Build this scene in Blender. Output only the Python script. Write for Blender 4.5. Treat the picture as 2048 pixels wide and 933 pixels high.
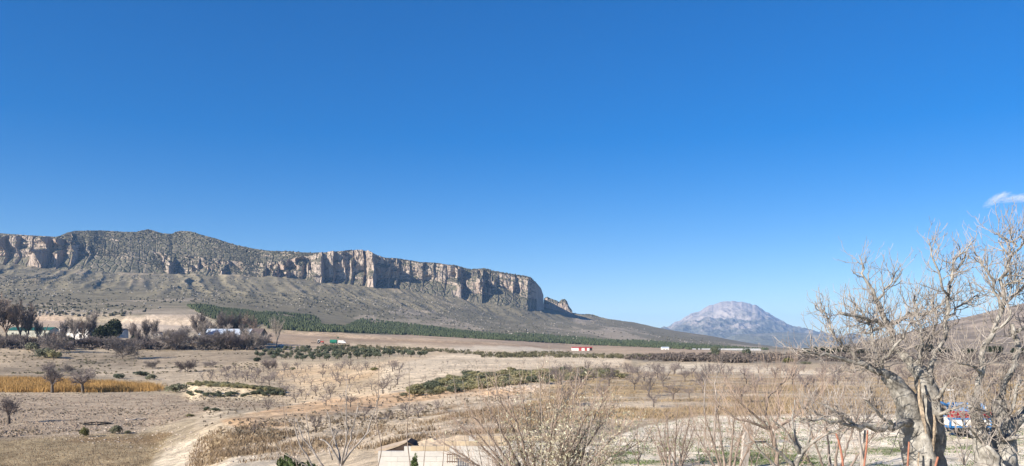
import bpy, math, random
import numpy as np
from mathutils import Vector, Matrix
for _o in list(bpy.data.objects): bpy.data.objects.remove(_o)
SC = bpy.context.scene
COL = SC.collection
R = math.radians
F = 1607.0          # focal length of the photograph in its own pixels
HZ = 695.0          # row of the horizon
CH = 5.0            # height of the camera above the yard

# ---------------------------------------------------------------- camera, sky, sun, exposure
cam_d = bpy.data.cameras.new("camera"); cam = bpy.data.objects.new("camera", cam_d); COL.objects.link(cam)
cam.location = (0, 0, CH); cam.rotation_euler = (R(90), 0, 0)
cam_d.sensor_width = 36.0; cam_d.lens = 36.0 * F / 2048.0
cam_d.shift_y = (HZ - 466.5) / 2048.0
cam_d.clip_start = 0.5; cam_d.clip_end = 90000.0
SC.camera = cam
SUN_EL, SUN_AZ = 25.0, math.degrees(math.atan2(-0.80, -0.60))     # azimuth clockwise from +Y: behind the camera, to the left
world = bpy.data.worlds.new("World"); SC.world = world; world.use_nodes = True
nt = world.node_tree
bg = nt.nodes["Background"]
sky = nt.nodes.new("ShaderNodeTexSky"); sky.sky_type = 'NISHITA'; sky.sun_disc = False
sky.sun_elevation = R(SUN_EL); sky.sun_rotation = R(SUN_AZ % 360)
sky.altitude = 1500; sky.air_density = 1.0; sky.dust_density = 0.0; sky.ozone_density = 2.5
hs = nt.nodes.new("ShaderNodeHueSaturation"); hs.inputs["Hue"].default_value = 0.514; hs.inputs["Saturation"].default_value = 1.66
gm = nt.nodes.new("ShaderNodeGamma"); gm.inputs["Gamma"].default_value = 0.85
nt.links.new(sky.outputs[0], gm.inputs["Color"]); nt.links.new(gm.outputs[0], hs.inputs["Color"]); nt.links.new(hs.outputs[0], bg.inputs[0])
bg.inputs[1].default_value = 0.090
sd = bpy.data.lights.new("sun", 'SUN'); sd.energy = 5.0; sd.angle = R(0.5); sd.color = (1.0, 0.91, 0.79)
sun = bpy.data.objects.new("sun", sd); COL.objects.link(sun)
_sv = Vector((math.sin(R(SUN_AZ)) * math.cos(R(SUN_EL)), math.cos(R(SUN_AZ)) * math.cos(R(SUN_EL)), math.sin(R(SUN_EL))))
sun.rotation_euler = _sv.to_track_quat('Z', 'Y').to_euler()
SC.view_settings.view_transform = 'Standard'; SC.view_settings.look = 'None'; SC.view_settings.gamma = 1.0
SC.view_settings.exposure = 0.98
SC.cycles.use_denoising = True
SC.cycles.max_bounces = 6; SC.cycles.diffuse_bounces = 2; SC.cycles.transparent_max_bounces = 8
SC.cycles.volume_bounces = 2

# ---------------------------------------------------------------- noise in numpy
def _hash(ix, iy, s):
    h = (ix.astype(np.int64) * 374761393 + iy.astype(np.int64) * 668265263 + s * 1274126177) & 0xffffffff
    h = ((h ^ (h >> 13)) * 1274126177) & 0xffffffff
    h = (h ^ (h >> 16)) & 0xffff
    return h / 65535.0
def vnoise(x, y, s=0):
    x = np.asarray(x, float); y = np.asarray(y, float)
    ix, iy = np.floor(x), np.floor(y); fx, fy = x - ix, y - iy
    fx = fx * fx * fx * (fx * (fx * 6 - 15) + 10); fy = fy * fy * fy * (fy * (fy * 6 - 15) + 10)
    a, b = _hash(ix, iy, s), _hash(ix + 1, iy, s); c, d = _hash(ix, iy + 1, s), _hash(ix + 1, iy + 1, s)
    return (a + (b - a) * fx + (c - a) * fy + (a - b - c + d) * fx * fy) * 2 - 1
def fbm(x, y, o=4, s=0, g=0.5):
    r = 0.0; a = 1.0; t = 0.0
    for k in range(o):
        r = r + a * vnoise(x, y, s + k * 17); t += a; a *= g; x = x * 2.03 + 11.3; y = y * 2.03 + 5.7
    return r / t
def ridged(x, y, o=4, s=0):
    r = 0.0; a = 1.0; t = 0.0
    for k in range(o):
        r = r + a * (1 - 2 * np.abs(vnoise(x, y, s + k * 31))); t += a; a *= 0.5; x = x * 2.03 + 3.1; y = y * 2.03 + 9.7
    return r / t
def sstep(a, b, x):
    t = np.clip((x - a) / (b - a), 0, 1); return t * t * (3 - 2 * t)
def line(pts, x):
    return np.interp(x, [p[0] for p in pts], [p[1] for p in pts])
def inpoly(poly, x, y):
    x = np.asarray(x, float); y = np.asarray(y, float); r = np.zeros(x.shape, bool)
    n = len(poly); j = n - 1
    for i in range(n):
        xi, yi = poly[i]; xj, yj = poly[j]
        if yi != yj:
            c = ((yi > y) != (yj > y)) & (x < (xj - xi) * (y - yi) / (yj - yi) + xi); r ^= c
        j = i
    return r

# ---------------------------------------------------------------- objects
def mesh_np(name, v, faces, mat=None, smooth=False, col=None):
    """faces: int array (M,3) or (M,4), or a list of such arrays"""
    if not isinstance(faces, list): faces = [faces]
    faces = [np.asarray(f, np.int32) for f in faces if len(f)]
    me = bpy.data.meshes.new(name)
    v = np.asarray(v, np.float32)
    me.vertices.add(len(v)); me.vertices.foreach_set("co", v.ravel())
    if faces:
        loops = np.concatenate([f.ravel() for f in faces])
        tot = np.concatenate([np.full(len(f), f.shape[1], np.int32) for f in faces])
        start = np.concatenate([[0], np.cumsum(tot)[:-1]]).astype(np.int32)
        me.loops.add(len(loops)); me.loops.foreach_set("vertex_index", loops)
        me.polygons.add(len(tot)); me.polygons.foreach_set("loop_start", start)
        me.polygons.foreach_set("loop_total", tot)
        me.polygons.foreach_set("use_smooth", np.full(len(tot), bool(smooth)))
    if col is not None:
        at = me.color_attributes.new("Col", 'FLOAT_COLOR', 'POINT')
        c = np.ones((len(v), 4), np.float32); c[:, :3] = col
        at.data.foreach_set("color", c.ravel())
    me.update(calc_edges=True); me.validate()
    if mat: me.materials.append(mat)
    return me
def link(name, me, parent=None, loc=None):
    o = bpy.data.objects.new(name, me); COL.objects.link(o)
    if parent is not None: o.parent = parent
    if loc is not None: o.location = loc
    return o
def tag(o, label, cat, group=None):
    o["label"] = label; o["category"] = cat
    if group: o["group"] = group
    return o
def kind(o, k): o["kind"] = k; return o
def thing(name, label, cat, loc=(0, 0, 0), rz=0, group=None):
    o = bpy.data.objects.new(name, None); COL.objects.link(o); o.location = loc; o.rotation_euler = (0, 0, rz)
    o.empty_display_size = 0.3
    return tag(o, label, cat, group)
def dup(root, loc, rz=0, s=1.0, label=None, group=None, sz=None):
    r = root.copy(); COL.objects.link(r); r.location = loc; r.rotation_euler = (0, 0, rz)
    r.scale = (s, s, s * (sz or 1.0))
    if label: r["label"] = label
    if group: r["group"] = group
    for ch in list(root.children):
        c = ch.copy(); COL.objects.link(c); c.parent = r
        for g in list(ch.children):
            d = g.copy(); COL.objects.link(d); d.parent = c
    return r

class MB:
    """collects boxes, prisms and tubes into one mesh"""
    def __init__(s): s.v = []; s.q = []; s.t = []; s.n = 0
    def add(s, v, q=(), t=()):
        v = np.asarray(v, float)
        s.v.append(v)
        if len(q): s.q.append(np.asarray(q, np.int64) + s.n)
        if len(t): s.t.append(np.asarray(t, np.int64) + s.n)
        s.n += len(v); return s
    def box(s, c, d, rz=0.0, bev=0.0, M=None):
        x, y, z = d[0] / 2, d[1] / 2, d[2] / 2
        if bev <= 0:
            v = np.array([(-x, -y, -z), (x, -y, -z), (x, y, -z), (-x, y, -z), (-x, -y, z), (x, -y, z), (x, y, z), (-x, y, z)])
            q = [(0, 3, 2, 1), (4, 5, 6, 7), (0, 1, 5, 4), (1, 2, 6, 5), (2, 3, 7, 6), (3, 0, 4, 7)]
        else:
            b = bev; v = []
            for (X, Y, Z) in ((x - b, y - b, -z), (x, y, -z + b), (x, y, z - b), (x - b, y - b, z)):
                v += [(-X, -Y, Z), (X, -Y, Z), (X, Y, Z), (-X, Y, Z)]
            q = [(0, 3, 2, 1), (12, 13, 14, 15)]
            for k in (0, 4, 8):
                for i in range(4): q.append((k + i, k + (i + 1) % 4, k + 4 + (i + 1) % 4, k + 4 + i))
            v = np.array(v)
        if rz:
            ca, sa = math.cos(rz), math.sin(rz)
            v = np.stack([v[:, 0] * ca - v[:, 1] * sa, v[:, 0] * sa + v[:, 1] * ca, v[:, 2]], 1)
        if M is not None: v = v @ np.array(M.to_3x3()).T
        return s.add(v + np.array(c), q)
    def prism(s, poly, y0, y1, axis='y'):
        n = len(poly)
        a = [(p[0], y0, p[1]) if axis == 'y' else (y0, p[0], p[1]) for p in poly]
        b = [(p[0], y1, p[1]) if axis == 'y' else (y1, p[0], p[1]) for p in poly]
        q = [(i, (i + 1) % n, n + (i + 1) % n, n + i) for i in range(n)]
        t = [(0, i, i + 1) for i in range(1, n - 1)] + [(n, n + i + 1, n + i) for i in range(1, n - 1)]
        return s.add(a + b, q, t)
    def tube(s, pts, rad, n=8, cap=True, lump=0.0, seed=0):
        p = np.asarray(pts, float); r = np.broadcast_to(np.asarray(rad, float), (len(p),))
        v, q = tubes(p[None], r[None], n, lump, seed)
        t = []
        if cap:
            K = len(p)
            t = [(0, i + 1, i) for i in range(1, n - 1)] + [((K - 1) * n, (K - 1) * n + i, (K - 1) * n + i + 1) for i in range(1, n - 1)]
        return s.add(v, q, t)
    def cyl(s, c, r, h, n=16, axis='z', r2=None):
        c = np.array(c, float); a = {'x': (1, 0, 0), 'y': (0, 1, 0), 'z': (0, 0, 1)}[axis]; a = np.array(a, float)
        return s.tube([c - a * h / 2, c + a * h / 2], [r, r if r2 is None else r2], n)
    def mesh(s, name, mat, smooth=False):
        return mesh_np(name, np.concatenate(s.v) if s.v else np.zeros((0, 3)), ([np.concatenate(s.q)] if s.q else []) + ([np.concatenate(s.t)] if s.t else []), mat, smooth)
    def build(s, name, mat, parent=None, smooth=False, loc=None):
        return link(name, s.mesh(name, mat, smooth), parent, loc)

def tubes(P, Rd, n, lump=0.0, seed=0):
    """P (B,K,3), Rd (B,K) -> verts, quads"""
    B, K, _ = P.shape
    T = np.empty_like(P); T[:, 1:-1] = P[:, 2:] - P[:, :-2]; T[:, 0] = P[:, 1] - P[:, 0]; T[:, -1] = P[:, -1] - P[:, -2]
    T /= np.linalg.norm(T, axis=2, keepdims=True) + 1e-9
    m = P[:, -1] - P[:, 0]; ax = np.argmin(np.abs(m), axis=1)
    ref = np.eye(3)[ax][:, None, :]
    U = np.cross(T, np.broadcast_to(ref, T.shape)); U /= np.linalg.norm(U, axis=2, keepdims=True) + 1e-9
    V = np.cross(T, U)
    a = np.arange(n) * 2 * math.pi / n
    rr = Rd[:, :, None] * np.ones(n)
    if lump:
        k = np.arange(K)[None, :, None] * 0.55; aa = a[None, None, :]
        rr = rr * (1 + lump * (vnoise(np.cos(aa) * 1.6 + k, np.sin(aa) * 1.6 + k * 0.3 + seed * 7.1, seed) + 0.6 * vnoise(np.cos(aa) * 3.6 + k * 1.7, np.sin(aa) * 3.6 + seed, seed + 5)))
    v = P[:, :, None, :] + rr[..., None] * (np.cos(a)[None, None, :, None] * U[:, :, None, :] + np.sin(a)[None, None, :, None] * V[:, :, None, :])
    b = np.arange(B)[:, None, None] * K * n; k = np.arange(K - 1)[None, :, None] * n; i = np.arange(n)[None, None, :]; j = (i + 1) % n
    q = np.stack([b + k + i, b + k + j, b + k + n + j, b + k + n + i], -1).reshape(-1, 4)
    return v.reshape(-1, 3), q

class Twigs:
    """branches gathered by (points, sides) and built as one mesh"""
    def __init__(s): s.d = {}
    def add(s, pts, rad, n):
        s.d.setdefault((len(pts), n), []).append((pts, rad))
    def mesh(s, name, mat, smooth=False):
        vs, qs, off = [], [], 0
        for (K, n), L in s.d.items():
            v, q = tubes(np.array([a for a, _ in L], float), np.array([b for _, b in L], float), n)
            vs.append(v); qs.append(q + off); off += len(v)
        return mesh_np(name, np.concatenate(vs), np.concatenate(qs), mat, smooth)

# ---------------------------------------------------------------- materials
def mat_new(name, rough=0.9, spec=0.2):
    m = bpy.data.materials.new(name); m.use_nodes = True
    b = m.node_tree.nodes["Principled BSDF"]; b.inputs["Roughness"].default_value = rough
    b.inputs["Specular IOR Level"].default_value = spec
    return m, m.node_tree, b
def N(nt, t, **k):
    n = nt.nodes.new(t)
    for a, b in k.items(): setattr(n, a, b)
    return n
def noise_node(nt, scale, detail=4, vec=None, rough=0.6):
    n = N(nt, "ShaderNodeTexNoise"); n.inputs["Scale"].default_value = scale; n.inputs["Detail"].default_value = detail
    n.inputs["Roughness"].default_value = rough
    if vec is not None: nt.links.new(vec, n.inputs["Vector"])
    return n
def ramp(nt, fac, stops):
    r = N(nt, "ShaderNodeValToRGB"); e = r.color_ramp.elements
    while len(e) < len(stops): e.new(0.5)
    for x, (p, c) in zip(e, stops): x.position = p; x.color = (c[0], c[1], c[2], 1) if not isinstance(c, float) else (c, c, c, 1)
    nt.links.new(fac, r.inputs[0]); return r.outputs[0]
def mix(nt, fac, a, b, mode='MIX'):
    m = N(nt, "ShaderNodeMix", data_type='RGBA', blend_type=mode)
    for sock, val in ((m.inputs[0], fac), (m.inputs[6], a), (m.inputs[7], b)):
        if hasattr(val, 'is_linked') or isinstance(val, bpy.types.NodeSocket): nt.links.new(val, sock)
        elif isinstance(val, (int, float)): sock.default_value = val
        else: sock.default_value = (val[0], val[1], val[2], 1)
    return m.outputs[2]
def bump(nt, b, h, strength=0.5, dist=0.05):
    n = N(nt, "ShaderNodeBump"); n.inputs["Strength"].default_value = strength; n.inputs["Distance"].default_value = dist
    nt.links.new(h, n.inputs["Height"]); nt.links.new(n.outputs[0], b.inputs["Normal"])
def simple(name, c, var=0.25, scale=3.0, rough=0.85, bmp=0.0, c2=None, spec=0.2, objrand=0.0, obj=True):
    m, t, b = mat_new(name, rough, spec)
    tc = N(t, "ShaderNodeTexCoord"); v = tc.outputs["Object"] if obj else N(t, "ShaderNodeNewGeometry").outputs["Position"]
    n = noise_node(t, scale, 5, v)
    c2 = c2 or tuple(x * (1 - var) for x in c); c1 = tuple(x * (1 + var * 0.6) for x in c)
    col = ramp(t, n.outputs["Fac"], [(0.3, c2), (0.7, c1)])
    if objrand:
        oi = N(t, "ShaderNodeObjectInfo")
        mr = N(t, "ShaderNodeMapRange"); mr.inputs[3].default_value = 1 - objrand; mr.inputs[4].default_value = 1 + objrand
        t.links.new(oi.outputs["Random"], mr.inputs[0])
        cb = N(t, "ShaderNodeCombineColor")
        for k in range(3): t.links.new(mr.outputs[0], cb.inputs[k])
        col = mix(t, 1.0, col, cb.outputs[0], 'MULTIPLY')
    t.links.new(col, b.inputs["Base Color"])
    if bmp: bump(t, b, n.outputs["Fac"], bmp)
    return m
def leafmat(name, c, c2, scale=1.5, objrand=0.18, trans=0.25):
    m = simple(name, c, c2=c2, scale=scale, rough=0.7, objrand=objrand)
    t = m.node_tree; b = t.nodes["Principled BSDF"]; out = t.nodes["Material Output"]
    tr = N(t, "ShaderNodeBsdfTranslucent"); mx = N(t, "ShaderNodeMixShader"); mx.inputs[0].default_value = trans
    src = b.inputs["Base Color"].links[0].from_socket
    t.links.new(src, tr.inputs[0]); t.links.new(b.outputs[0], mx.inputs[1]); t.links.new(tr.outputs[0], mx.inputs[2])
    t.links.new(mx.outputs[0], out.inputs[0]); return m
# ---------------------------------------------------------------- the ground: one sheet from the yard to the horizon
YK = [-60, 4, 12, 20, 30, 45, 60, 80, 100, 130, 160, 200, 260, 330, 420, 480, 560, 700, 900, 1200, 1400, 1600, 2100, 2500, 2750, 3150, 3500, 4600, 7000, 12000, 23000]
TAB = {
 -700: [0, 0, 0, -.6, -2.0, -3.6, -4.5, -4.5, -4.5, -4.5, -4.5, -4.5, -4.3, -3.4, 3, 8, 15, 26, 42, 74, 96, 120, 196, 262, 268, 270, 260, 60, 20, 10, 0],
 0:    [0, 0, 0, -.5, -1.9, -3.6, -4.5, -4.5, -4.5, -4.5, -4.5, -4.5, -4.3, -3.6, 2.5, 8, 15, 27, 42, 74, 96, 121, 198, 268, 270, 270, 260, 60, 20, 10, 0],
 300:  [0, 0, 0, -.5, -1.6, -3.1, -4.1, -4.4, -4.5, -4.5, -4.5, -4.5, -4.2, -3.2, .5, 3.5, 9, 21, 38, 65, 85, 106, 176, 235, 240, 240, 230, 60, 20, 10, 0],
 400:  [0, 0, 0, -.4, -1.3, -2.6, -3.4, -2.6, -3.6, -4.5, -4.4, -4.3, -3.4, -2.2, .5, 3.2, 7.5, 17, 35, 64, 80, 99, 168, 236, 245, 245, 230, 60, 20, 10, 0],
 460:  [0, 0, 0, -.3, -1.0, -1.9, -2.2, -1.7, -3.0, -4.4, -4.3, -4.1, -3.2, -2.0, .5, 3, 7, 15, 31, 58, 75, 93, 162, 232, 245, 245, 230, 60, 20, 10, 0],
 600:  [0, 0, 0, -.2, -.7, -1.5, -1.7, -1.3, -2.0, -4.2, -4.0, -3.2, -2.0, -1.4, .5, 2.6, 6, 11, 22.5, 43, 62, 80, 150, 215, 225, 225, 215, 60, 20, 10, 0],
 800:  [0, 0, 0, .1, .35, -.1, -.6, -1.0, -1.5, -2.5, -1.5, -.2, .6, 1.0, 1.4, 2.6, 4.6, 7.5, 14, 25, 38, 54, 112, 178, 228, 228, 215, 60, 20, 10, 0],
 1000: [0, 0, 0, .1, .3, .2, .1, .0, -.2, -.5, -.3, -.5, .1, .6, 1.4, 2.2, 3.4, 5.3, 9.5, 17, 23, 31, 62, 108, 176, 190, 180, 60, 20, 10, 0],
 1140: [0, 0, 0, 0, 0, 0, .1, .1, 0, -.1, -.1, -.2, .1, .2, .2, .2, .3, .5, .4, 6, 15.5, 21, 45, 76, 102, 146, 130, 60, 20, 10, 0],
 1250: [0, 0, 0, 0, 0, 0, 0, 0, 0, 0, 0, 0, .2, .2, .2, .2, .4, .8, 1.4, 7, 9.5, 14, 35, 58, 73, 109, 92, 50, 20, 10, 0],
 1340: [0, 0, 0, 0, 0, 0, 0, 0, 0, 0, 0, 0, .1, .1, .1, .1, .1, .2, .5, 3.2, 5.5, 8.5, 24, 38, 50, 74, 60, 40, 15, 10, 0],
 1420: [0, 0, 0, 0, 0, 0, 0, 0, 0, 0, 0, 0, 0, 0, 0, 0, 0, 0, .2, 1.6, 3, 5, 14, 25, 34, 52, 42, 25, 12, 8, 0],
 1500: [0, 0, 0, 0, 0, 0, 0, 0, 0, 0, 0, 0, 0, 0, 0, 0, 0, 0, 0, .3, .8, 1.5, 5, 10, 13, 21, 15, 8, 6, 5, 0],
 1580: [0, 0, 0, 0, 0, 0, 0, 0, 0, 0, 0, 0, 0, 0, 0, 0, 0, 0, 0, 0, 0, 0, .3, .8, 1.5, 2.5, 2, 2, 2, 2, 0],
 2048: [0] * 31,
 2800: [0] * 31,
}
ROWS = np.concatenate([np.linspace(900, 420, 40), np.arange(414, 9.0, -1.7)])
GY = np.concatenate([np.linspace(-60, 7, 10), F * 5.5 / ROWS])
GY = np.concatenate([GY, np.exp(np.arange(math.log(GY[-1]) + .006, math.log(3600), .0062))])
GY = np.concatenate([GY, np.exp(np.linspace(math.log(GY[-1]) + .03, math.log(22500), 36))])
GPX = np.concatenate([np.linspace(-900, -40, 50)[:-1], np.arange(-40, 2090, 2.6), np.linspace(2090, 2950, 50)[1:]])
GU = (GPX - 1024) / F
lk = lambda y: np.log(np.maximum(y, 3.0)) + np.minimum(y, 3.0) * 0.001
cols = sorted(TAB); T = np.array([[c for c in TAB[k]] for k in cols], float)
_zc = np.stack([np.interp(lk(GY), lk(np.array(YK, float)), T[i]) for i in range(len(cols))])            # per control column
_Z = np.stack([np.interp(GPX, cols, _zc[:, j]) for j in range(len(GY))], 1)                             # (px, Y)
def blur(a, k, ax):
    w = np.hanning(2 * k + 3)[1:-1]; w /= w.sum()
    pad = [(0, 0), (0, 0)]; pad[ax] = (k, k)
    b = np.pad(a, pad, mode='edge'); r = 0
    for i in range(2 * k + 1):
        r = r + w[i] * (b[i:i + a.shape[0], :] if ax == 0 else b[:, i:i + a.shape[1]])
    return r
_Z = blur(blur(_Z, 14, 0), 7, 1)
W = np.maximum(GY, 14.0)
GXX = GU[:, None] * W[None, :]; GYY = np.broadcast_to(GY[None, :], GXX.shape)
PXX = np.broadcast_to(GPX[:, None], GXX.shape)
# the eroded bank in the valley, the pale hump, hummocks, furrows, gullies
win = lambda a, b, c, d: sstep(a, b, PXX) * (1 - sstep(c, d, PXX))
edge = 150 + 3.0 * fbm(GXX / 9, GXX * 0, 3, 5) + (PXX - 450) * 0.02
_Z = _Z + 1.2 * sstep(0, 3.2, GYY - edge) * (1 - sstep(172, 235, GYY)) * win(360, 400, 500, 600)
_Z = _Z + 1.1 * np.exp(-((GYY - 232) / 22) ** 2) * win(1270, 1310, 1450, 1640)
_Z = _Z + 0.7 * np.exp(-((GYY - 120) / 12) ** 2) * win(960, 1020, 1080, 1140)
_Z = _Z - 0.55 * np.exp(-((GYY - 88 - 10 * (PXX - 820) / 200) / 9) ** 2) * win(640, 760, 960, 1080)
near = sstep(20, 45, GYY) * (1 - sstep(500, 900, GYY))
rough = win(390, 440, 1180, 1260) * (1 - sstep(110, 140, GYY)) + 0.35
_Z = _Z + near * rough * (0.16 * fbm(GXX / 3.1, GYY / 3.1, 3, 3) + 0.45 * fbm(GXX / 14, GYY / 14, 3, 8))
far = sstep(900, 1500, GYY) * (1 - sstep(3600, 6000, GYY))
hi = sstep(30, 120, _Z)
_Z = _Z + far * (1.0 + 7 * hi) * fbm(GXX / 170, GYY / 210, 5, 21)
gw = sstep(1500, 1900, GYY) * sstep(60, 130, _Z) * (1 - sstep(3000, 3300, GYY))
gull = .5 * ridged((GXX + 0.3 * GYY + 25 * fbm(GXX / 200, GYY / 200, 2, 2)) / 95, GYY / 900, 3, 40) + .6 * ridged((GXX + 0.45 * GYY + 14 * fbm(GXX / 90, GYY / 90, 2, 4)) / 38, GYY / 700, 2, 44)
_Z = _Z + gw * 8.5 * gull
GZ = _Z
GR = HZ + F * (CH - GZ) / np.maximum(GYY, 4.0)                                                           # row each point shows at
_i0 = int(np.searchsorted(GY, 14.0))
RMIN = np.minimum.accumulate(GR[:, _i0:], axis=1)
VIS = np.concatenate([np.ones((len(GPX), _i0), bool), GR[:, _i0:] <= RMIN + 0.2], 1)

def gz(X, Y):
    X = np.asarray(X, float); Y = np.asarray(Y, float)
    u = X / np.maximum(Y, 14.0); p = u * F + 1024
    i = np.clip(np.interp(p, GPX, np.arange(len(GPX))), 0, len(GPX) - 1.001); j = np.clip(np.interp(Y, GY, np.arange(len(GY))), 0, len(GY) - 1.001)
    a = i.astype(int); b = j.astype(int); fa = i - a; fb = j - b
    return GZ[a, b] * (1 - fa) * (1 - fb) + GZ[a + 1, b] * fa * (1 - fb) + GZ[a, b + 1] * (1 - fa) * fb + GZ[a + 1, b + 1] * fa * fb
def hit(px, row):
    """where the view through a photograph pixel meets the ground: (X, Y, Z)"""
    px = np.atleast_1d(np.asarray(px, float)); row = np.atleast_1d(np.asarray(row, float)); out = np.zeros((len(px), 3))
    ii = np.clip(np.round(np.interp(px, GPX, np.arange(len(GPX)))).astype(int), 0, len(GPX) - 1)
    for n, (i, r) in enumerate(zip(ii, row)):
        m = RMIN[i]; k = int(np.argmax(m <= r)) if (m <= r).any() else len(m) - 1
        y = GY[_i0 + k]
        if k > 0 and GR[i, _i0 + k - 1] > r:
            r0, r1 = GR[i, _i0 + k - 1], GR[i, _i0 + k]; f_ = (r0 - r) / max(r0 - r1, 1e-6)
            y = GY[_i0 + k - 1] + f_ * (GY[_i0 + k] - GY[_i0 + k - 1])
        out[n] = ((px[n] - 1024) / F * y, y, 0)
    out[:, 2] = gz(out[:, 0], out[:, 1]); return out
def at(px, Y, dz=0.0):
    x = (px - 1024) / F * Y; return Vector((x, Y, float(gz(x, Y)) + dz))
def P(px, row, Y): return np.array(((px - 1024) / F * Y, Y, CH - (row - HZ) / F * Y))

# colours of the soils, by place
def zones():
    C = np.zeros(GXX.shape + (3,)); C[:] = (0.36, 0.29, 0.215)
    nx = PXX + 9 * fbm(GXX / (GYY.clip(20) * .012), GYY / (GYY.clip(20) * .05), 4, 51); ny = GR + 3.0 * fbm(GXX / (GYY.clip(20) * .02), GYY / (GYY.clip(20) * .09), 4, 77)
    def z(poly, c, y0=0, y1=1e9, amt=1.0):
        m = (inpoly(poly, nx, ny) & (GYY > y0) & (GYY < y1)).astype(float)
        m = blur(blur(m, 1, 0), 1, 1)[..., None] * (amt if np.isscalar(amt) else amt[..., None])
        C[:] = C * (1 - m) + np.array(c) * m
    big = fbm(GXX / 60, GYY / 60, 4, 9)
    # slopes under the cliffs
    SL = [(-900, 640), (0, 640), (240, 640), (380, 630), (440, 655), (520, 662), (700, 667), (900, 672), (1100, 682), (1300, 692), (1450, 700), (1560, 703), (2950, 704)]
    z(SL + [(2950, 300), (-900, 300)], (0.198, 0.170, 0.120), 600)
    pale = sstep(0.12, 0.38, fbm(GXX / 130, GYY / 420, 5, 91) + 0.05)
    low = SL[:] + [(1560, 690), (1400, 668), (1200, 640), (1000, 632), (800, 618), (600, 612), (450, 600), (300, 598), (0, 605), (-900, 605)]
    z(low, (0.37, 0.30, 0.235), 900, 3300, pale * 0.85)
    gul = sstep(0.35, 0.8, gull) * gw * sstep(-.25, .25, fbm(GXX / 160, GYY / 200, 3, 46))
    C[:] = C * (1 - 0.55 * gul[..., None]) + np.array((0.37, 0.29, 0.22)) * 0.55 * gul[..., None]
    # the mountain foot and the far plain
    z([(1540, 703), (2950, 703), (2950, 690), (1540, 690)], (0.33, 0.28, 0.22), 2500)
    # fields at the foot of the slopes
    pk = (0.46, 0.345, 0.265)
    z([(-900, 632), (60, 630), (150, 633), (205, 629), (120, 642), (180, 650), (100, 668), (-900, 668)], pk, 560)
    z([(190, 664), (232, 647), (250, 637), (310, 628.5), (392, 631), (432, 653), (436, 664)], (0.50, 0.395, 0.31), 520)
    z([(374, 614), (379, 611), (444, 655), (436, 659)], (0.55, 0.46, 0.36), 520)                       # track along the plantation
    z([(436, 700), (436, 664), (520, 662), (700, 667), (900, 672.5), (1100, 682.5), (1300, 692), (1450, 699), (1500, 703), (1450, 712), (1330, 711), (1140, 705), (1000, 699), (860, 703), (700, 695), (540, 694)], (0.40, 0.295, 0.215), 470)
    z([(450, 672), (700, 676), (1000, 688), (1150, 696), (1000, 692), (700, 683), (520, 682)], (0.33, 0.235, 0.165), 470)
    z([(840, 706), (870, 697), (1010, 691), (1140, 702), (1000, 708)], (0.54, 0.45, 0.36), 300)
    z([(700, 700), (700, 686), (850, 692), (920, 700), (900, 712)], (0.50, 0.39, 0.28), 300)
    # the valley on the left
    st = fbm(GXX / 22, GYY / 5.5, 4, 14)
    z([(-900, 704), (180, 704), (540, 700), (560, 735), (330, 760), (-900, 760)], (0.30, 0.235, 0.175), 180, 640)
    z([(-900, 704), (180, 704), (540, 700), (560, 735), (330, 760), (-900, 760)], (0.17, 0.145, 0.115), 180, 640, sstep(0.05, 0.4, st) * .75)
    z([(-900, 700), (105, 697), (70, 712), (0, 728), (-900, 728)], (0.40, 0.31, 0.225), 180, 640)
    z([(160, 738), (560, 735), (600, 762), (420, 775), (170, 752)], (0.45, 0.36, 0.275), 150, 640, 0.75)
    z([(-900, 790), (0, 787), (330, 789), (400, 800), (580, 806), (600, 815), (440, 818), (400, 832), (330, 850), (240, 872), (0, 882), (-900, 882)], (0.335, 0.262, 0.20), 60, 190)
    z([(-900, 882), (0, 880), (240, 868), (345, 866), (330, 890), (290, 945), (200, 1400), (-900, 1400)], (0.33, 0.255, 0.165), 20, 110)
    z([(-900, 884), (0, 884), (240, 868), (345, 866), (330, 892), (180, 884)], (0.25, 0.175, 0.105), 20, 110, sstep(-.3, .3, fbm(GXX / 4, GYY / 9, 3, 4)))
    z([(375, 806), (372, 772), (430, 770), (490, 775), (562, 786), (572, 797), (500, 799), (430, 795)], (0.60, 0.48, 0.345), 120, 185)
    # the orchard rise in the middle
    z([(400, 738), (500, 727), (640, 727), (720, 728), (880, 706), (1010, 702), (1260, 714), (1260, 735), (1000, 738), (900, 750), (800, 792), (700, 812), (590, 812), (540, 797), (500, 772), (400, 757)], (0.50, 0.385, 0.275), 100, 480)
    z([(760, 735), (900, 708), (1010, 704), (1250, 716), (1240, 733), (1000, 738), (900, 750), (820, 780), (760, 790)], (0.585, 0.475, 0.365), 100, 480, 0.8)
    z([(400, 738), (560, 727), (560, 760), (480, 775)], (0.34, 0.27, 0.20), 140, 480, 0.55)
    z([(560, 735), (780, 735), (700, 770), (560, 770)], (0.50, 0.345, 0.215), 100, 480, sstep(-.1, .5, big) * .8)
    # the near hillside
    z([(380, 1400), (330, 900), (420, 876), (430, 838), (560, 812), (800, 785), (1060, 760), (1250, 740), (1250, 840), (1180, 895), (1000, 900), (760, 1000), (700, 1400)], (0.44, 0.355, 0.275), 20, 135)
    z([(380, 862), (395, 830), (430, 815), (520, 818), (560, 828), (470, 850), (440, 880)], (0.42, 0.34, 0.262), 40, 130)
    z([(440, 842), (520, 822), (640, 802), (760, 788), (1000, 778), (1080, 772), (1060, 785), (900, 797), (770, 816), (700, 822), (640, 838), (560, 856), (480, 858)], (0.50, 0.335, 0.215), 50, 135, sstep(-.9, .2, fbm(GXX / 9, GYY / 6, 3, 4)))
    gr = sstep(-.12, .25, fbm(GXX / 7, GYY / 4.5, 4, 33))
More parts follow.
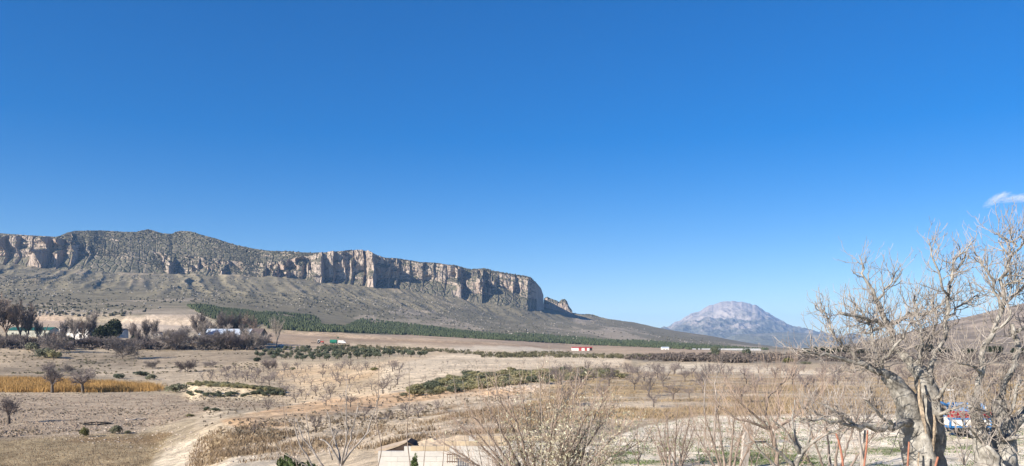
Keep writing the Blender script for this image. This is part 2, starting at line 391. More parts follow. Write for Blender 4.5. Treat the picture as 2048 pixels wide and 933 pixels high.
    z([(400, 933), (430, 860), (560, 852), (640, 850), (900, 822), (1080, 800), (1180, 800), (1080, 860), (900, 875), (760, 893), (560, 915)], (0.27, 0.195, 0.115), 25, 120, gr * .8)
    # the brown orchard on the right
    z([(1010, 850), (1080, 775), (1250, 740), (1500, 742), (2950, 740), (2950, 831), (1700, 829), (1400, 831), (1300, 846), (1180, 880)], (0.45, 0.36, 0.275), 50, 330)
    og = sstep(-.3, .12, fbm(GXX / 13, GYY / 3.2, 4, 63))
    z([(1010, 850), (1080, 775), (1250, 745), (1500, 750), (2950, 750), (2950, 831), (1700, 829), (1400, 831), (1300, 846), (1180, 860)], (0.36, 0.262, 0.16), 50, 330, og * .9)
    z([(1270, 738), (1300, 729), (1400, 727), (1500, 731), (1680, 746), (1680, 753), (1450, 746), (1300, 744)], (0.60, 0.50, 0.395), 150, 330)
    z([(1240, 720), (1300, 711), (2950, 706), (2950, 732), (1450, 728), (1300, 726)], (0.20, 0.165, 0.135), 230, 1500, .8)
    z([(1280, 726), (1500, 728), (2950, 730), (2950, 742), (1700, 744), (1500, 731)], (0.44, 0.34, 0.245), 160, 330, .6)
    # the yard and the dirt track
    z([(1150, 1400), (1165, 900), (1230, 872), (1310, 848), (1400, 833), (1700, 830), (2950, 830), (2950, 1400)], (0.70, 0.61, 0.51), 15, 70)
    z([(780, 1500), (780, 905), (1180, 890), (1300, 1500)], (0.62, 0.54, 0.45), 12, 40)
    wd = sstep(.02, .3, fbm(GXX / 2.6, GYY / 2.2, 4, 71)) * sstep(-.25, .3, fbm(GXX / 11, GYY / 9, 2, 72))
    z([(1160, 1400), (1230, 872), (1310, 846), (1400, 833), (1740, 831), (2950, 831), (2950, 1400)], (0.17, 0.185, 0.075), 15, 62, wd * .75)
    z([(425, 940), (470, 915), (520, 912), (600, 940)], (0.52, 0.44, 0.36), 20, 70)
    z([(416, 875.5), (356, 885), (328, 905), (303, 945), (270, 1010), (325, 1010), (366, 945), (369, 922), (384, 898), (420, 879)], (0.53, 0.445, 0.355), 20, 100)
    C[GYY < 14] = (0.5, 0.43, 0.35)
    return C
GC = zones() * np.array((1.0, 1.015, .94))
GC *= (1 + .13 * (1 - sstep(700, 1200, GYY)))[..., None]

m_ground, t, b = mat_new("soil", 0.95, 0.1)
va = N(t, "ShaderNodeVertexColor"); va.layer_name = "Col"
pos = N(t, "ShaderNodeNewGeometry").outputs["Position"]
n1 = noise_node(t, 1.1, 8, pos, .78); n2 = noise_node(t, 0.22, 8, pos, .72); n3 = noise_node(t, 0.02, 8, pos, .7)
g1 = ramp(t, n1.outputs["Fac"], [(0.34, .55), (0.5, 1.0), (0.68, 1.38)])
g2 = ramp(t, n2.outputs["Fac"], [(0.34, .66), (0.5, 1.0), (0.66, 1.3)])
g3 = ramp(t, n3.outputs["Fac"], [(0.34, .74), (0.5, 1.0), (0.66, 1.24)])
c = mix(t, 1.0, mix(t, 1.0, mix(t, 1.0, va.outputs[0], g1, 'MULTIPLY'), g2, 'MULTIPLY'), g3, 'MULTIPLY')
# pebbles and clods as pale specks
vo = N(t, "ShaderNodeTexVoronoi"); vo.inputs["Scale"].default_value = 1.9; t.links.new(pos, vo.inputs["Vector"])
sp = ramp(t, vo.outputs["Distance"], [(0.10, 1.0), (0.2, 0.0)])
spn = mix(t, 1.0, sp, ramp(t, n2.outputs["Fac"], [(0.45, 0.0), (0.6, 0.7)]), 'MULTIPLY')
c = mix(t, spn, c, (0.52, 0.45, 0.37))
t.links.new(c, b.inputs["Base Color"])
ad = N(t, "ShaderNodeMath", operation='ADD'); t.links.new(n1.outputs["Fac"], ad.inputs[0]); t.links.new(n2.outputs["Fac"], ad.inputs[1])
bump(t, b, ad.outputs[0], 0.7, 0.35)

def grid_faces(nu, nv):
    i = np.arange(nu - 1)[:, None] * nv; j = np.arange(nv - 1)[None, :]
    return np.stack([i + j, i + nv + j, i + nv + j + 1, i + j + 1], -1).reshape(-1, 4)
gv = np.stack([GXX, GYY, GZ], -1).reshape(-1, 3)
ground = link("ground", mesh_np("ground", gv, grid_faces(len(GPX), len(GY)), m_ground, True, GC.reshape(-1, 3))); kind(ground, "structure")

# ---------------------------------------------------------------- the cliff-edged mesa
m_mesa, t, b = mat_new("mesa_rock_and_scrub", 0.95, 0.1)
ge = N(t, "ShaderNodeNewGeometry"); pos = ge.outputs["Position"]
sx = N(t, "ShaderNodeSeparateXYZ"); t.links.new(ge.outputs["True Normal"], sx.inputs[0])
mp = N(t, "ShaderNodeMapping"); mp.inputs["Scale"].default_value = (1, 1, .22); t.links.new(pos, mp.inputs[0])
na = noise_node(t, 0.035, 7, mp.outputs[0], .65); nb = noise_node(t, 0.012, 4, mp.outputs[0]); nc = noise_node(t, 0.09, 6, pos, .7)
rock = ramp(t, na.outputs["Fac"], [(0.25, (.24, .19, .155)), (0.5, (.43, .355, .295)), (0.75, (.54, .46, .39))])
rock = mix(t, ramp(t, nb.outputs["Fac"], [(0.52, 0.0), (0.68, 0.6)]), rock, (.43, .29, .21))
scr = ramp(t, nc.outputs["Fac"], [(0.36, (.065, .072, .045)), (0.5, (.145, .135, .095)), (0.62, (.21, .18, .14)), (0.74, (.36, .31, .26))])
ad = N(t, "ShaderNodeMath", operation='MULTIPLY_ADD'); ad.inputs[1].default_value = .5; t.links.new(nc.outputs["Fac"], ad.inputs[0]); t.links.new(sx.outputs[2], ad.inputs[2])
c = mix(t, ramp(t, ad.outputs[0], [(0.50, 0.0), (0.68, 1.0)]), rock, scr)
ck = N(t, "ShaderNodeTexVoronoi", feature='DISTANCE_TO_EDGE'); ck.inputs["Scale"].default_value = .055
wv = N(t, "ShaderNodeVectorMath", operation='ADD'); sc3 = N(t, "ShaderNodeVectorMath", operation='SCALE'); sc3.inputs[3].default_value = 9.0
t.links.new(na.outputs["Color"], sc3.inputs[0]); t.links.new(mp.outputs[0], wv.inputs[0]); t.links.new(sc3.outputs[0], wv.inputs[1]); t.links.new(wv.outputs[0], ck.inputs["Vector"])
ckr = ramp(t, ck.outputs["Distance"], [(0.0, 0.0), (0.16, 1.0)])
hh_ = N(t, "ShaderNodeMath", operation='MULTIPLY_ADD'); hh_.inputs[1].default_value = .8; t.links.new(ckr, hh_.inputs[0]); t.links.new(nc.outputs["Fac"], hh_.inputs[2])
t.links.new(c, b.inputs["Base Color"]); bump(t, b, hh_.outputs[0], 1.0, 6.0)

SKY = [(-700, 472), (-300, 469), (0, 467), (60, 471), (110, 474), (122, 471), (135, 465), (150, 462), (200, 461), (250, 464), (272, 464), (285, 461), (298, 459), (312, 463), (325, 467), (345, 468), (352, 464), (360, 462), (380, 463), (400, 469), (430, 477), (470, 490), (510, 498), (540, 502), (570, 503), (600, 505), (640, 507), (660, 505), (690, 502), (715, 500), (740, 503), (755, 511), (770, 516), (800, 518), (840, 525), (870, 526), (910, 532), (935, 539), (955, 540), (970, 538), (990, 544), (1020, 548), (1045, 552), (1060, 556), (1072, 565), (1082, 577), (1087, 592)]
TOP = [(-700, 478), (0, 472), (60, 474), (110, 478), (150, 484), (165, 486), (180, 482), (215, 500), (260, 505), (320, 504), (345, 512), (380, 513), (420, 514), (460, 522), (500, 524), (540, 524), (580, 520), (620, 511), (650, 506), (690, 503), (715, 501), (740, 504), (755, 512), (770, 517), (800, 519), (840, 526), (870, 527), (910, 533), (935, 540), (955, 541), (970, 540), (990, 546), (1020, 550), (1045, 554), (1060, 558), (1072, 567), (1082, 579), (1087, 593)]
BASE = [(-700, 520), (0, 515), (60, 515), (110, 512), (150, 511), (200, 514), (260, 520), (320, 540), (350, 551), (380, 546), (410, 538), (440, 543), (480, 549), (520, 561), (550, 564), (580, 556), (620, 556), (660, 556), (700, 560), (750, 561), (780, 557), (830, 560), (880, 564), (920, 576), (950, 588), (985, 592), (1010, 587), (1040, 594), (1070, 598), (1087, 598)]
DEP = [(-700, 2330), (0, 2430), (300, 2440), (550, 2440), (600, 2470), (760, 2560), (800, 2600), (1000, 2655), (1055, 2690), (1073, 2740), (1087, 2890)]
CLF = [(-700, 1), (142, 1), (158, .7), (172, .45), (185, .42), (205, .12), (315, .12), (335, .40), (440, .42), (520, .38), (560, .55), (620, .75), (650, .97), (900, 1), (925, .62), (1045, .6), (1075, 1), (2000, 1)]
STEP = [(-300, 0), (-60, 22), (20, 34), (44, 22), (70, 14), (108, 58), (133, 36), (158, 20), (185, 14), (240, 8), (330, 10), (352, 46), (368, 18), (388, 42), (420, 14), (437, 30), (459, 30), (508, 14), (528, 14), (553, 30), (580, 26), (606, 16), (648, 30), (671, 14), (692, 8), (705, 10), (729, 22), (752, 46), (781, 12), (797, 24), (823, 18), (848, 24), (870, 12), (893, 12), (926, 40), (966, 44), (997, 16), (1030, 20), (1058, 16), (1072, 10), (1088, 4)]
mpx = np.concatenate([np.linspace(-700, -30, 90)[:-1], np.arange(-30, 1087.6, 0.9)])
NU = len(mpx)
ta = np.concatenate([np.linspace(-.35, 0, 8)[:-1], np.linspace(0, 1, 46)[:-1], np.linspace(1, 2, 36)[:-1], np.linspace(2, 3, 14)])
tt = np.broadcast_to(ta[None, :], (NU, len(ta))); pp = np.broadcast_to(mpx[:, None], tt.shape)
wr = 2.2 * fbm(pp / 6, tt * 4, 3, 60) + 4.5 * fbm(pp / 34, tt * 1.6, 2, 61)
rB = line(BASE, pp); rT = line(TOP, pp) + 2.2 * np.abs(fbm(pp / 2.4, pp * 0, 3, 15)) + 1.2 * fbm(pp / 9, pp * 0, 2, 18); rS = line(SKY, pp) + .5 * fbm(pp / 3.0, pp * 0 + 4, 3, 16)
rT = np.maximum(rT, rS + .3); D0 = line(DEP, pp); clf = line(CLF, pp)
# cliff face leans back; where the cliff fades it becomes an even slope
hB = (rB - HZ) / F; hT = (rT - HZ) / F; hS = (rS - HZ) / F
cliffh = (rB - rT) / F * D0
patch = fbm(pp / 15, tt * 2.6 + pp / 60, 3, 70) + .5 * fbm(pp / 45, tt * 1.1, 2, 71)
clf0 = clf; clf = sstep(-.16, .16, patch + (clf0 - .5) * 1.7 - 1.0 * (tt > 1.02) * (1 - sstep(.9, 1, clf0)))
run = np.where(tt <= 1, .12 + 1.45 * (1 - clf), 2.4 - 1.9 * clf)
seg_h = np.where(tt <= 1, cliffh, (rT - rS) / F * D0 + 2)
_d = np.diff(np.clip(tt, 0, 2), axis=1, prepend=0.0) * 0; _d[:, 1:] = np.diff(np.clip(tt, 0, 2), axis=1)
lo_ = (tt <= 1).astype(float); inc = _d * run * seg_h
tgt1 = cliffh[:, :1] * (.12 * clf0[:, :1] + 1.5 * (1 - clf0[:, :1])); tgt2 = ((rT - rS) / F * D0)[:, :1] * 2.2 + 4
tgt1 = blur(tgt1, 6, 0); tgt2 = blur(tgt2, 10, 0)
i1 = (inc * lo_).sum(1, keepdims=True); i2 = (inc * (1 - lo_)).sum(1, keepdims=True)
dcum = np.cumsum(inc * (lo_ * tgt1 / np.maximum(i1, .1) + (1 - lo_) * tgt2 / np.maximum(i2, .1)), axis=1)
s1 = np.clip(tt, 0, 1); s2 = np.clip(tt - 1, 0, 1); s3 = np.clip(tt - 2, 0, 1); s0 = np.clip(-tt, 0, 1)
row_s = rB + (rT - rB) * s1 + (rS - rT) * s2
dep = D0 + dcum
X = (pp - 1024) / F * dep; Y = dep.copy(); Z = CH - (row_s - HZ) / F * dep
Z = Z - s0 * 330; Y = Y - s0 * 400
Y = Y + s3 * 700; X = X + s3 * 700 * (pp - 1024) / F; Z = Z - s3 * 60 - s3 * (1 - s3) * 20
# saw-tooth buttresses: each comes forward towards its right-hand edge and breaks off there
q = pp + wr; saw = np.zeros_like(q)
sx_ = np.array([s[0] for s in STEP], float); sa_ = np.array([s[1] for s in STEP], float) * 1.25
k = np.clip(np.searchsorted(sx_, q, side='right'), 1, len(sx_) - 1)
fr = np.clip((q - sx_[k - 1]) / (sx_[k] - sx_[k - 1]), 0, 1)
saw = sa_[k] * (1 - .38 * sstep(775, 800, pp)) * np.clip(1.0 + 1.1 * fbm(k * 3.7, tt * 2.1, 2, 66), .12, 1.7) * np.where(fr < .25, 0.35 * (fr / .25), 0.35 + 0.65 * ((fr - .25) / .75) ** 0.8)
cw = sstep(-0.18, 0.05, tt) * (1 - sstep(1.0, 1.12, tt)) * (.12 + .88 * clf) * np.clip(clf0 * 1.5, 0, 1)
cw2 = sstep(-0.25, 0.05, tt) * (1 - 0.8 * sstep(1.0, 1.5, tt)) * (1 - sstep(1.9, 2.3, tt))
endf = 1 - sstep(1060, 1085, pp)
rib = ridged((X + wr * 3) / 26, tt * 0.9 + X / 400, 4, 80) * 5.0 + ridged((X + wr * 2) / 90, tt * 0.8, 3, 83) * 10
ledge = 7.0 * fbm(X / 45, s1 * 3.2, 4, 88) + 3.0 * fbm(X / 12, s1 * 9, 3, 89)
Y = Y - endf * (cw * (saw * (1.05 - 0.25 * s1) + rib) + cw2 * clf * ledge)
bumpy = sstep(-.2, .1, tt) * (1 - cw) * (1 - sstep(1.96, 2.05, tt))
Y = Y - bumpy * (7 * ridged(X / 110, tt * 2.3 + X / 300, 4, 92) + 2.5 * fbm(X / 22, tt * 12, 3, 93))
Z = Z + sstep(1.2, 1.6, tt) * (1 - sstep(1.8, 2.0, tt)) * 2.5 * fbm(X / 40, tt * 8, 3, 95)
mv = np.stack([X, Y, Z], -1).reshape(-1, 3)
mesa = link("mesa", mesh_np("mesa", mv, grid_faces(NU, len(ta)), m_mesa, False)); kind(mesa, "structure")

def crag(name, m, outline, base, Y0, depth, seed):
    px = np.arange(outline[0][0], outline[-1][0] + .1, .8); v = np.linspace(-1, 1, 26)
    p = np.broadcast_to(px[:, None], (len(px), 26)); a = np.broadcast_to(v[None, :], p.shape)
    h = np.maximum(line(base, p) - line(outline, p), 0) / F * Y0
    prof = np.sqrt(np.clip(1 - a * a, 0, 1)); Yv = Y0 + a * depth
    Xv = (p - 1024) / F * Y0; zb = gz(Xv, Yv)
    Zv = zb - 4 + (h + 4 - (zb - (CH - (line(base, p) - HZ) / F * Y0))) * prof
    Zv = Zv + prof * 3.0 * fbm(Xv / 9, Yv / 9, 3, seed); Yv = Yv - prof * 5 * ridged(Xv / 13, Zv / 20, 3, seed + 3)
    return kind(link(name, mesh_np(name, np.stack([Xv, Yv, Zv], -1).reshape(-1, 3), grid_faces(len(px), 26), m, False)), "structure")
crag("rock_outcrop", m_mesa, [(1088, 597), (1094, 594), (1103, 599), (1112, 601), (1118, 604), (1124, 600), (1130, 599), (1134, 603), (1137, 612), (1144, 622)], [(1088, 598), (1112, 609), (1146, 624)], 3060, 26, 5)
crag("rock_outcrop", m_mesa, [(1164, 629), (1172, 629), (1180, 629), (1188, 630), (1197, 634), (1206, 637), (1220, 640)], [(1164, 630), (1220, 641)], 3120, 24, 9)

# ---------------------------------------------------------------- the far mountain, its foothill, the near hill on the right
def relief(name, mat, outl, base, yc, yb, px, nrow, amp, sc, seed, smooth=False, zamp=0.0):
    v = np.linspace(0, 1, nrow); vb = np.linspace(1.04, 1.6, 10)
    a = np.concatenate([-np.linspace(.5, 0, 9)[:-1], v])
    p = np.broadcast_to(px[:, None], (len(px), len(a))); a = np.broadcast_to(a[None, :], p.shape)
    rs = line(outl, p) + zamp * fbm(p / 9, p * 0, 4, seed + 40); rb = np.maximum(line(base, p), rs + .2); f_ = np.clip(a, 0, 1)
    row = rs + (rb - rs) * f_ ** 1.0; dep = yc + (yb - yc) * f_ ** .85
    Xv = (p - 1024) / F * dep; Zv = CH - (row - HZ) / F * dep
    hh = np.sin(np.pi * np.clip(f_, 0, 1)) ** .6
    rg = ridged(Xv / sc + .3 * fbm(Xv / sc, dep / sc, 2, seed), dep / (sc * 1.7), 6, seed)
    Zv = Zv + hh * amp * rg + hh * amp * .35 * fbm(Xv / (sc * .15), dep / (sc * .15), 4, seed + 9)
    bk = np.clip(-a, 0, 1); dep = dep + bk * (yc * .35); Zv = Zv - bk * (Zv * 1.3) 
    return kind(link(name, mesh_np(name, np.stack([Xv, dep, Zv], -1).reshape(-1, 3), grid_faces(len(px), p.shape[1]), mat, smooth)), "structure")
def hillmat(name, rk, veg, sc, lo, hi, zlo, zhi, amt=.75):
    m, t, b = mat_new(name, 0.95, 0.1); ge = N(t, "ShaderNodeNewGeometry"); pos = ge.outputs["Position"]
    n = noise_node(t, sc, 8, pos, .68); n2 = noise_node(t, sc * 6, 5, pos, .7)
    s = N(t, "ShaderNodeSeparateXYZ"); t.links.new(pos, s.inputs[0])
    mr = N(t, "ShaderNodeMapRange"); mr.inputs[1].default_value = zlo; mr.inputs[2].default_value = zhi; mr.inputs[3].default_value = .22; mr.inputs[4].default_value = -.22
    t.links.new(s.outputs[2], mr.inputs[0]); ad = N(t, "ShaderNodeMath", operation='ADD'); t.links.new(n.outputs["Fac"], ad.inputs[0]); t.links.new(mr.outputs[0], ad.inputs[1])
    r = ramp(t, n2.outputs["Fac"], [(0.3, tuple(x * .75 for x in rk)), (0.7, tuple(x * 1.2 for x in rk))])
    c = mix(t, ramp(t, ad.outputs[0], [(lo, 0.0), (hi, amt)]), r, veg); t.links.new(c, b.inputs["Base Color"])
    bump(t, b, n2.outputs["Fac"], .8, 1 / sc * .02); return m
m_mt = hillmat("mountain_rock", (.37, .325, .28), (.07, .08, .06), .0022, .40, .60, 60, 760, .85)
m_fh = hillmat("foothill_scrub", (.27, .25, .20), (.09, .10, .07), .004, .45, .60, 0, 400, .7)
m_rh = hillmat("hill_scrub", (.34, .275, .215), (.15, .125, .095), .02, .46, .62, -50, 250, .7)
MT = [(1180, 690), (1290, 678), (1335, 658), (1350, 645), (1365, 638), (1378, 629), (1388, 627), (1400, 623), (1415, 614), (1440, 605), (1455, 602), (1480, 604), (1500, 608), (1515, 613), (1530, 622), (1548, 634), (1575, 650), (1590, 657), (1615, 660), (1640, 668), (1680, 676), (1720, 685), (1800, 691), (1950, 696), (2200, 697)]
relief("mountain", m_mt, MT, [(1100, 701), (2300, 701)], 14200, 9000, np.arange(1180, 2200, 1.1), 150, 190, 1100, 7, zamp=2.2)
relief("foothill", m_fh, [(1400, 702), (1440, 688), (1470, 671), (1500, 668), (1540, 666), (1580, 664), (1640, 668), (1700, 676), (1800, 688), (1900, 696), (2000, 698)], [(1300, 702), (2200, 702)], 8600, 6300, np.arange(1400, 2000, 1.6), 70, 45, 900, 27, zamp=.8)
relief("hill", m_rh, [(1640, 703), (1690, 702), (1720, 697), (1760, 684), (1800, 672), (1850, 656), (1900, 642), (1950, 630), (2000, 618), (2048, 607), (2200, 578), (2500, 545), (2900, 530)], [(1600, 706), (2900, 706)], 1500, 850, np.concatenate([np.arange(1640, 2090, 1.4), np.linspace(2090, 2900, 80)]), 150, 7, 160, 37, zamp=.8)

# ---------------------------------------------------------------- air: one closed box of thin haze, and the wisp of cloud above it
mh = bpy.data.materials.new("thin_air"); mh.use_nodes = True; t = mh.node_tree
t.nodes.remove(t.nodes["Principled BSDF"])
pv = N(t, "ShaderNodeVolumePrincipled"); pv.inputs["Color"].default_value = (.34, .58, 1.0, 1); pv.inputs["Density"].default_value = 4.4e-5; pv.inputs["Anisotropy"].default_value = 0.0
t.links.new(pv.outputs[0], t.nodes["Material Output"].inputs["Volume"])
hz_ = MB().box((0, 11300, (-7.0 + 880) / 2), (56000, 23000, 887)).build("haze", mh); kind(hz_, "stuff")

def cloud(name, label, blobs, dens, sc):
    m = bpy.data.materials.new(name + "_vapour"); m.use_nodes = True; t = m.node_tree; t.nodes.remove(t.nodes["Principled BSDF"])
    v = N(t, "ShaderNodeVolumePrincipled"); v.inputs["Color"].default_value = (1, 1, 1, 1); v.inputs["Anisotropy"].default_value = 0
    tc = N(t, "ShaderNodeTexCoord"); ln = N(t, "ShaderNodeVectorMath", operation='LENGTH'); t.links.new(tc.outputs["Object"], ln.inputs[0])
    n = noise_node(t, sc, 4, tc.outputs["Object"])
    f1 = N(t, "ShaderNodeMapRange"); f1.inputs[1].default_value = 0; f1.inputs[2].default_value = 1.0; f1.inputs[3].default_value = 1; f1.inputs[4].default_value = 0; t.links.new(ln.outputs["Value"], f1.inputs[0])
    f2 = N(t, "ShaderNodeMapRange"); f2.inputs[1].default_value = .42; f2.inputs[2].default_value = .7; t.links.new(n.outputs["Fac"], f2.inputs[0])
    mu = N(t, "ShaderNodeMath", operation='MULTIPLY'); t.links.new(f1.outputs[0], mu.inputs[0]); t.links.new(f2.outputs[0], mu.inputs[1])
    m2 = N(t, "ShaderNodeMath", operation='MULTIPLY'); m2.inputs[1].default_value = dens; t.links.new(mu.outputs[0], m2.inputs[0]); t.links.new(m2.outputs[0], v.inputs["Density"])
    t.links.new(v.outputs[0], t.nodes["Material Output"].inputs["Volume"])
    import bmesh
    bm = bmesh.new(); bmesh.ops.create_icosphere(bm, subdivisions=2, radius=1.0); me = bpy.data.meshes.new(name); bm.to_mesh(me); bm.free(); me.materials.append(m)
    root = thing(name, label, "cloud", Vector(P(blobs[0][0], blobs[0][1], 12000)))
    for (px, row, w, h, tilt) in blobs:
        o = link("wisp", me, root); o.location = Vector(P(px, row, 12000)) - root.location
        o.scale = (w / F * 12000 / 2, h / F * 12000 / 2 * 2, h / F * 12000 / 2); o.rotation_euler = (0, R(-tilt), 0)
    return root
cloud("cloud", "small white wisp of cloud alone in the sky at the right", [(1990, 400, 62, 20, 34), (2005, 391, 44, 13, 14), (2018, 398, 70, 20, 4), (2050, 396, 70, 22, 6)], .014, 2.6)
# ---------------------------------------------------------------- plants: growth helpers
rng = random.Random(7)
NP = np.random.RandomState(11)
def rv(r): return np.array((r.gauss(0, 1), r.gauss(0, 1), r.gauss(0, 1)))
def unit(v): return v / (np.linalg.norm(v) + 1e-9)
def branch(p, d, L, r0, r1, K, wig, trop, r):
    pts = [np.array(p, float)]; d = unit(np.array(d, float)); st = L / (K - 1)
    for k in range(K - 1):
        d = unit(d + wig * rv(r) * .6 + np.array((0, 0, trop))); pts.append(pts[-1] + d * st)
    return pts, list(np.linspace(r0, r1, K))
def side(d, ang, r):
    """a direction leaving d at about the angle ang"""
    a = unit(np.cross(d, rv(r))); return unit(d * math.cos(ang) + a * math.sin(ang))
def sprout(tw, pts, rad, levels, r, lv=0):
    """children along a branch; levels: list of dicts n, len, ang, K, sides, wig, trop, t0, rr"""
    if lv >= len(levels): return
    g = levels[lv]; K = len(pts)
    seg = np.linalg.norm(np.array(pts[-1]) - np.array(pts[0]))
    n = g['n'] if 'n' in g else max(1, int(seg * g['per'] + r.random()))
    for i in range(n):
        f = g.get('t0', .2) + (1 - g.get('t0', .2)) * ((i + r.random()) / n)
        x = f * (K - 1); k = min(int(x), K - 2); u = x - k
        p = np.array(pts[k]) * (1 - u) + np.array(pts[k + 1]) * u; d = unit(np.array(pts[k + 1]) - np.array(pts[k]))
        rr = (rad[k] * (1 - u) + rad[k + 1] * u)
        dd = side(d, g['ang'] * (.7 + .6 * r.random()), r) + np.array((0, 0, g.get('up', 0.0)))
        L = g['len'] * (.55 + .8 * r.random()) * (1 - g.get('short', .35) * f)
        a, b_ = branch(p, dd, L, min(rr * .8, g['r']), g['r'] * g.get('tip', .4), g['K'], g['wig'], g['trop'], r)
        tw.add(a, b_, g['sides'])
        sprout(tw, a, b_, levels, r, lv + 1)
def card_cloud(n, rad, size, r, lumps=7, flat=.75, lift=0.0, hollow=.35, asp=1.6):
    """many small leaf-sized faces through the volume of an uneven crown"""
    rad = np.array(rad, float)
    c = r.normal(0, 1, (lumps, 3)); c /= np.linalg.norm(c, axis=1, keepdims=True); c *= r.uniform(.25, .72, (lumps, 1)); c[:, 2] = np.abs(c[:, 2]) * .9 - .25
    k = r.randint(0, lumps, n); d = r.normal(0, 1, (n, 3)); d /= np.linalg.norm(d, axis=1, keepdims=True)
    q = c[k] + d * (r.uniform(hollow, 1, (n, 1)) ** .5) * r.uniform(.34, .5, (lumps, 1))[k]
    p = q * rad + np.array((0, 0, lift))
    a = r.normal(0, 1, (n, 3)); a /= np.linalg.norm(a, axis=1, keepdims=True)
    b = np.cross(a, r.normal(0, 1, (n, 3))); b /= np.linalg.norm(b, axis=1, keepdims=True)
    s = size * r.uniform(.6, 1.4, (n, 1)); a = a * s * asp * .5; b = b * s * .5
    v = np.stack([p - a, p + b * .8, p + a, p - b * .8], 1).reshape(-1, 3)
    f = np.arange(n * 4).reshape(n, 4); return v, f

bark_fig = simple("pale_fig_bark", (.325, .31, .28), var=.5, scale=6.5, bmp=.8, c2=(.095, .085, .072))
bark_twig = simple("grey_twig_bark", (.31, .275, .245), var=.5, scale=3)
bark_pale = simple("pale_bare_bark", (.33, .285, .24), var=.3, scale=5)
bark_brown = simple("brown_shoot_bark", (.25, .20, .165), var=.3, scale=5)
bark_dark = simple("dark_almond_bark", (.12, .10, .085), var=.4, scale=4)
twig_dark = simple("dark_almond_twigs", (.19, .16, .15), var=.35, scale=2, objrand=.2)
twig_grey = simple("grey_winter_twigs", (.26, .225, .20), var=.35, scale=1, objrand=.2)
twig_brown = simple("brown_winter_twigs", (.29, .22, .175), var=.35, scale=1, objrand=.15)
leaf_olive = leafmat("olive_leaves", (.16, .18, .12), (.085, .10, .065), trans=.3)
leaf_scrub = leafmat("scrub_leaves", (.38, .35, .195), (.22, .21, .115), trans=.45)
leaf_dark = leafmat("dark_evergreen_leaves", (.045, .06, .03), (.02, .028, .016))
leaf_yel = leafmat("yellow_green_leaves", (.21, .20, .085), (.12, .125, .055))
leaf_grey = leafmat("grey_green_leaves", (.22, .22, .145), (.13, .135, .09), trans=.3)
leaf_pale = leafmat("pale_turned_leaves", (.56, .53, .42), (.27, .26, .15), objrand=0, scale=2.5)

# ---- bare trees in several sizes, each > trunk, crown
def bare_tree(name, seed, H, trunk_h, spread, tr, lv, mt, mc, n_main=4, wig=.25, trop=.06, main_up=.9, sides=5):
    r = random.Random(seed); root = thing(name, "bare tree standing on dry ground", "tree")
    a, b_ = branch((0, 0, -.25), (r.uniform(-.12, .12), r.uniform(-.12, .12), 1), trunk_h + .25, tr * 1.25, tr * .85, 5, .12, .1, r)
    m = MB(); m.tube(a, b_, 7); tw = Twigs(); top = a[-1]
    for k in range(n_main):
        an = (k + r.random() * .7) / n_main * 6.283; e = main_up * (.75 + .5 * r.random())
        d = np.array((math.cos(an) * spread, math.sin(an) * spread, e))
        L = (H - trunk_h) * (.75 + .35 * r.random()) * (.62 if lv else 1)
        p = np.array(a[-2]) * .4 + np.array(top) * .6 if k % 2 else np.array(top)
        c, e_ = branch(p, d, L, tr * .62, tr * .2, 6, wig, trop, r); tw.add(c, e_, sides); sprout(tw, c, e_, lv, r)
    m.build("trunk", mt, root, True)
    link("crown", tw.mesh("crown", mc), root)
    return root
def lv3(L, r0, per, wig=.3, trop=.08, ang=.75, sides=3):
    return [dict(per=per, len=L, ang=ang, K=5, sides=sides, wig=wig, trop=trop, r=r0, t0=.2),
            dict(per=per * 1.6, len=L * .55, ang=ang, K=4, sides=3, wig=wig, trop=trop, r=r0 * .6, t0=.15),
            dict(per=per * 2.2, len=L * .3, ang=ang, K=3, sides=3, wig=wig, trop=trop, r=r0 * .45, t0=.2)]
def lv2(L, r0, per, wig=.3, trop=.08, ang=.75):
    return lv3(L, r0, per, wig, trop, ang)[:2]
ALM = [bare_tree("almond_tree", 100 + i, 3.1, .75, .85, .10, lv3(.95, .026, 4.2), bark_dark, twig_dark, 4 + i % 2, .3, .05, .75) for i in range(5)]
ALS = [bare_tree("almond_tree", 150 + i, 2.4, .6, .75, .06, lv2(.7, .026, 4.6), bark_dark, twig_grey, 3 + i % 2, .3, .05, .8) for i in range(3)]
for pr in ALM + ALS: pr.location = (0, -40, -200)         # prototypes are moved to their first place below
used = set()
def plant(proto, px=None, row=None, Y=None, s=1.0, label=None, group=None, rz=None, X=None, dz=0, sz=None, cat=None, name=None):
    if X is None:
        if Y is None: q = hit(px, row)[0]
        else: q = at(px, Y)
    else: q = (X, Y, float(gz(X, Y)))
    loc = (q[0], q[1], q[2] + dz); rz = rng.uniform(0, 6.28) if rz is None else rz
    if proto.name not in used:
        used.add(proto.name); o = proto; o.location = loc; o.rotation_euler = (0, 0, rz); o.scale = (s, s, s * (sz or 1))
        if label: o["label"] = label
        if group: o["group"] = group
    else:
        o = dup(proto, loc, rz, s, label, group, sz)
        if group is None and "group" in o: del o["group"]
    if cat: o["category"] = cat
    return o
def pxh(px, row, hpx):   # metres for a height in photograph pixels at the ground seen there
    return hpx / F * hit(px, row)[0][1]

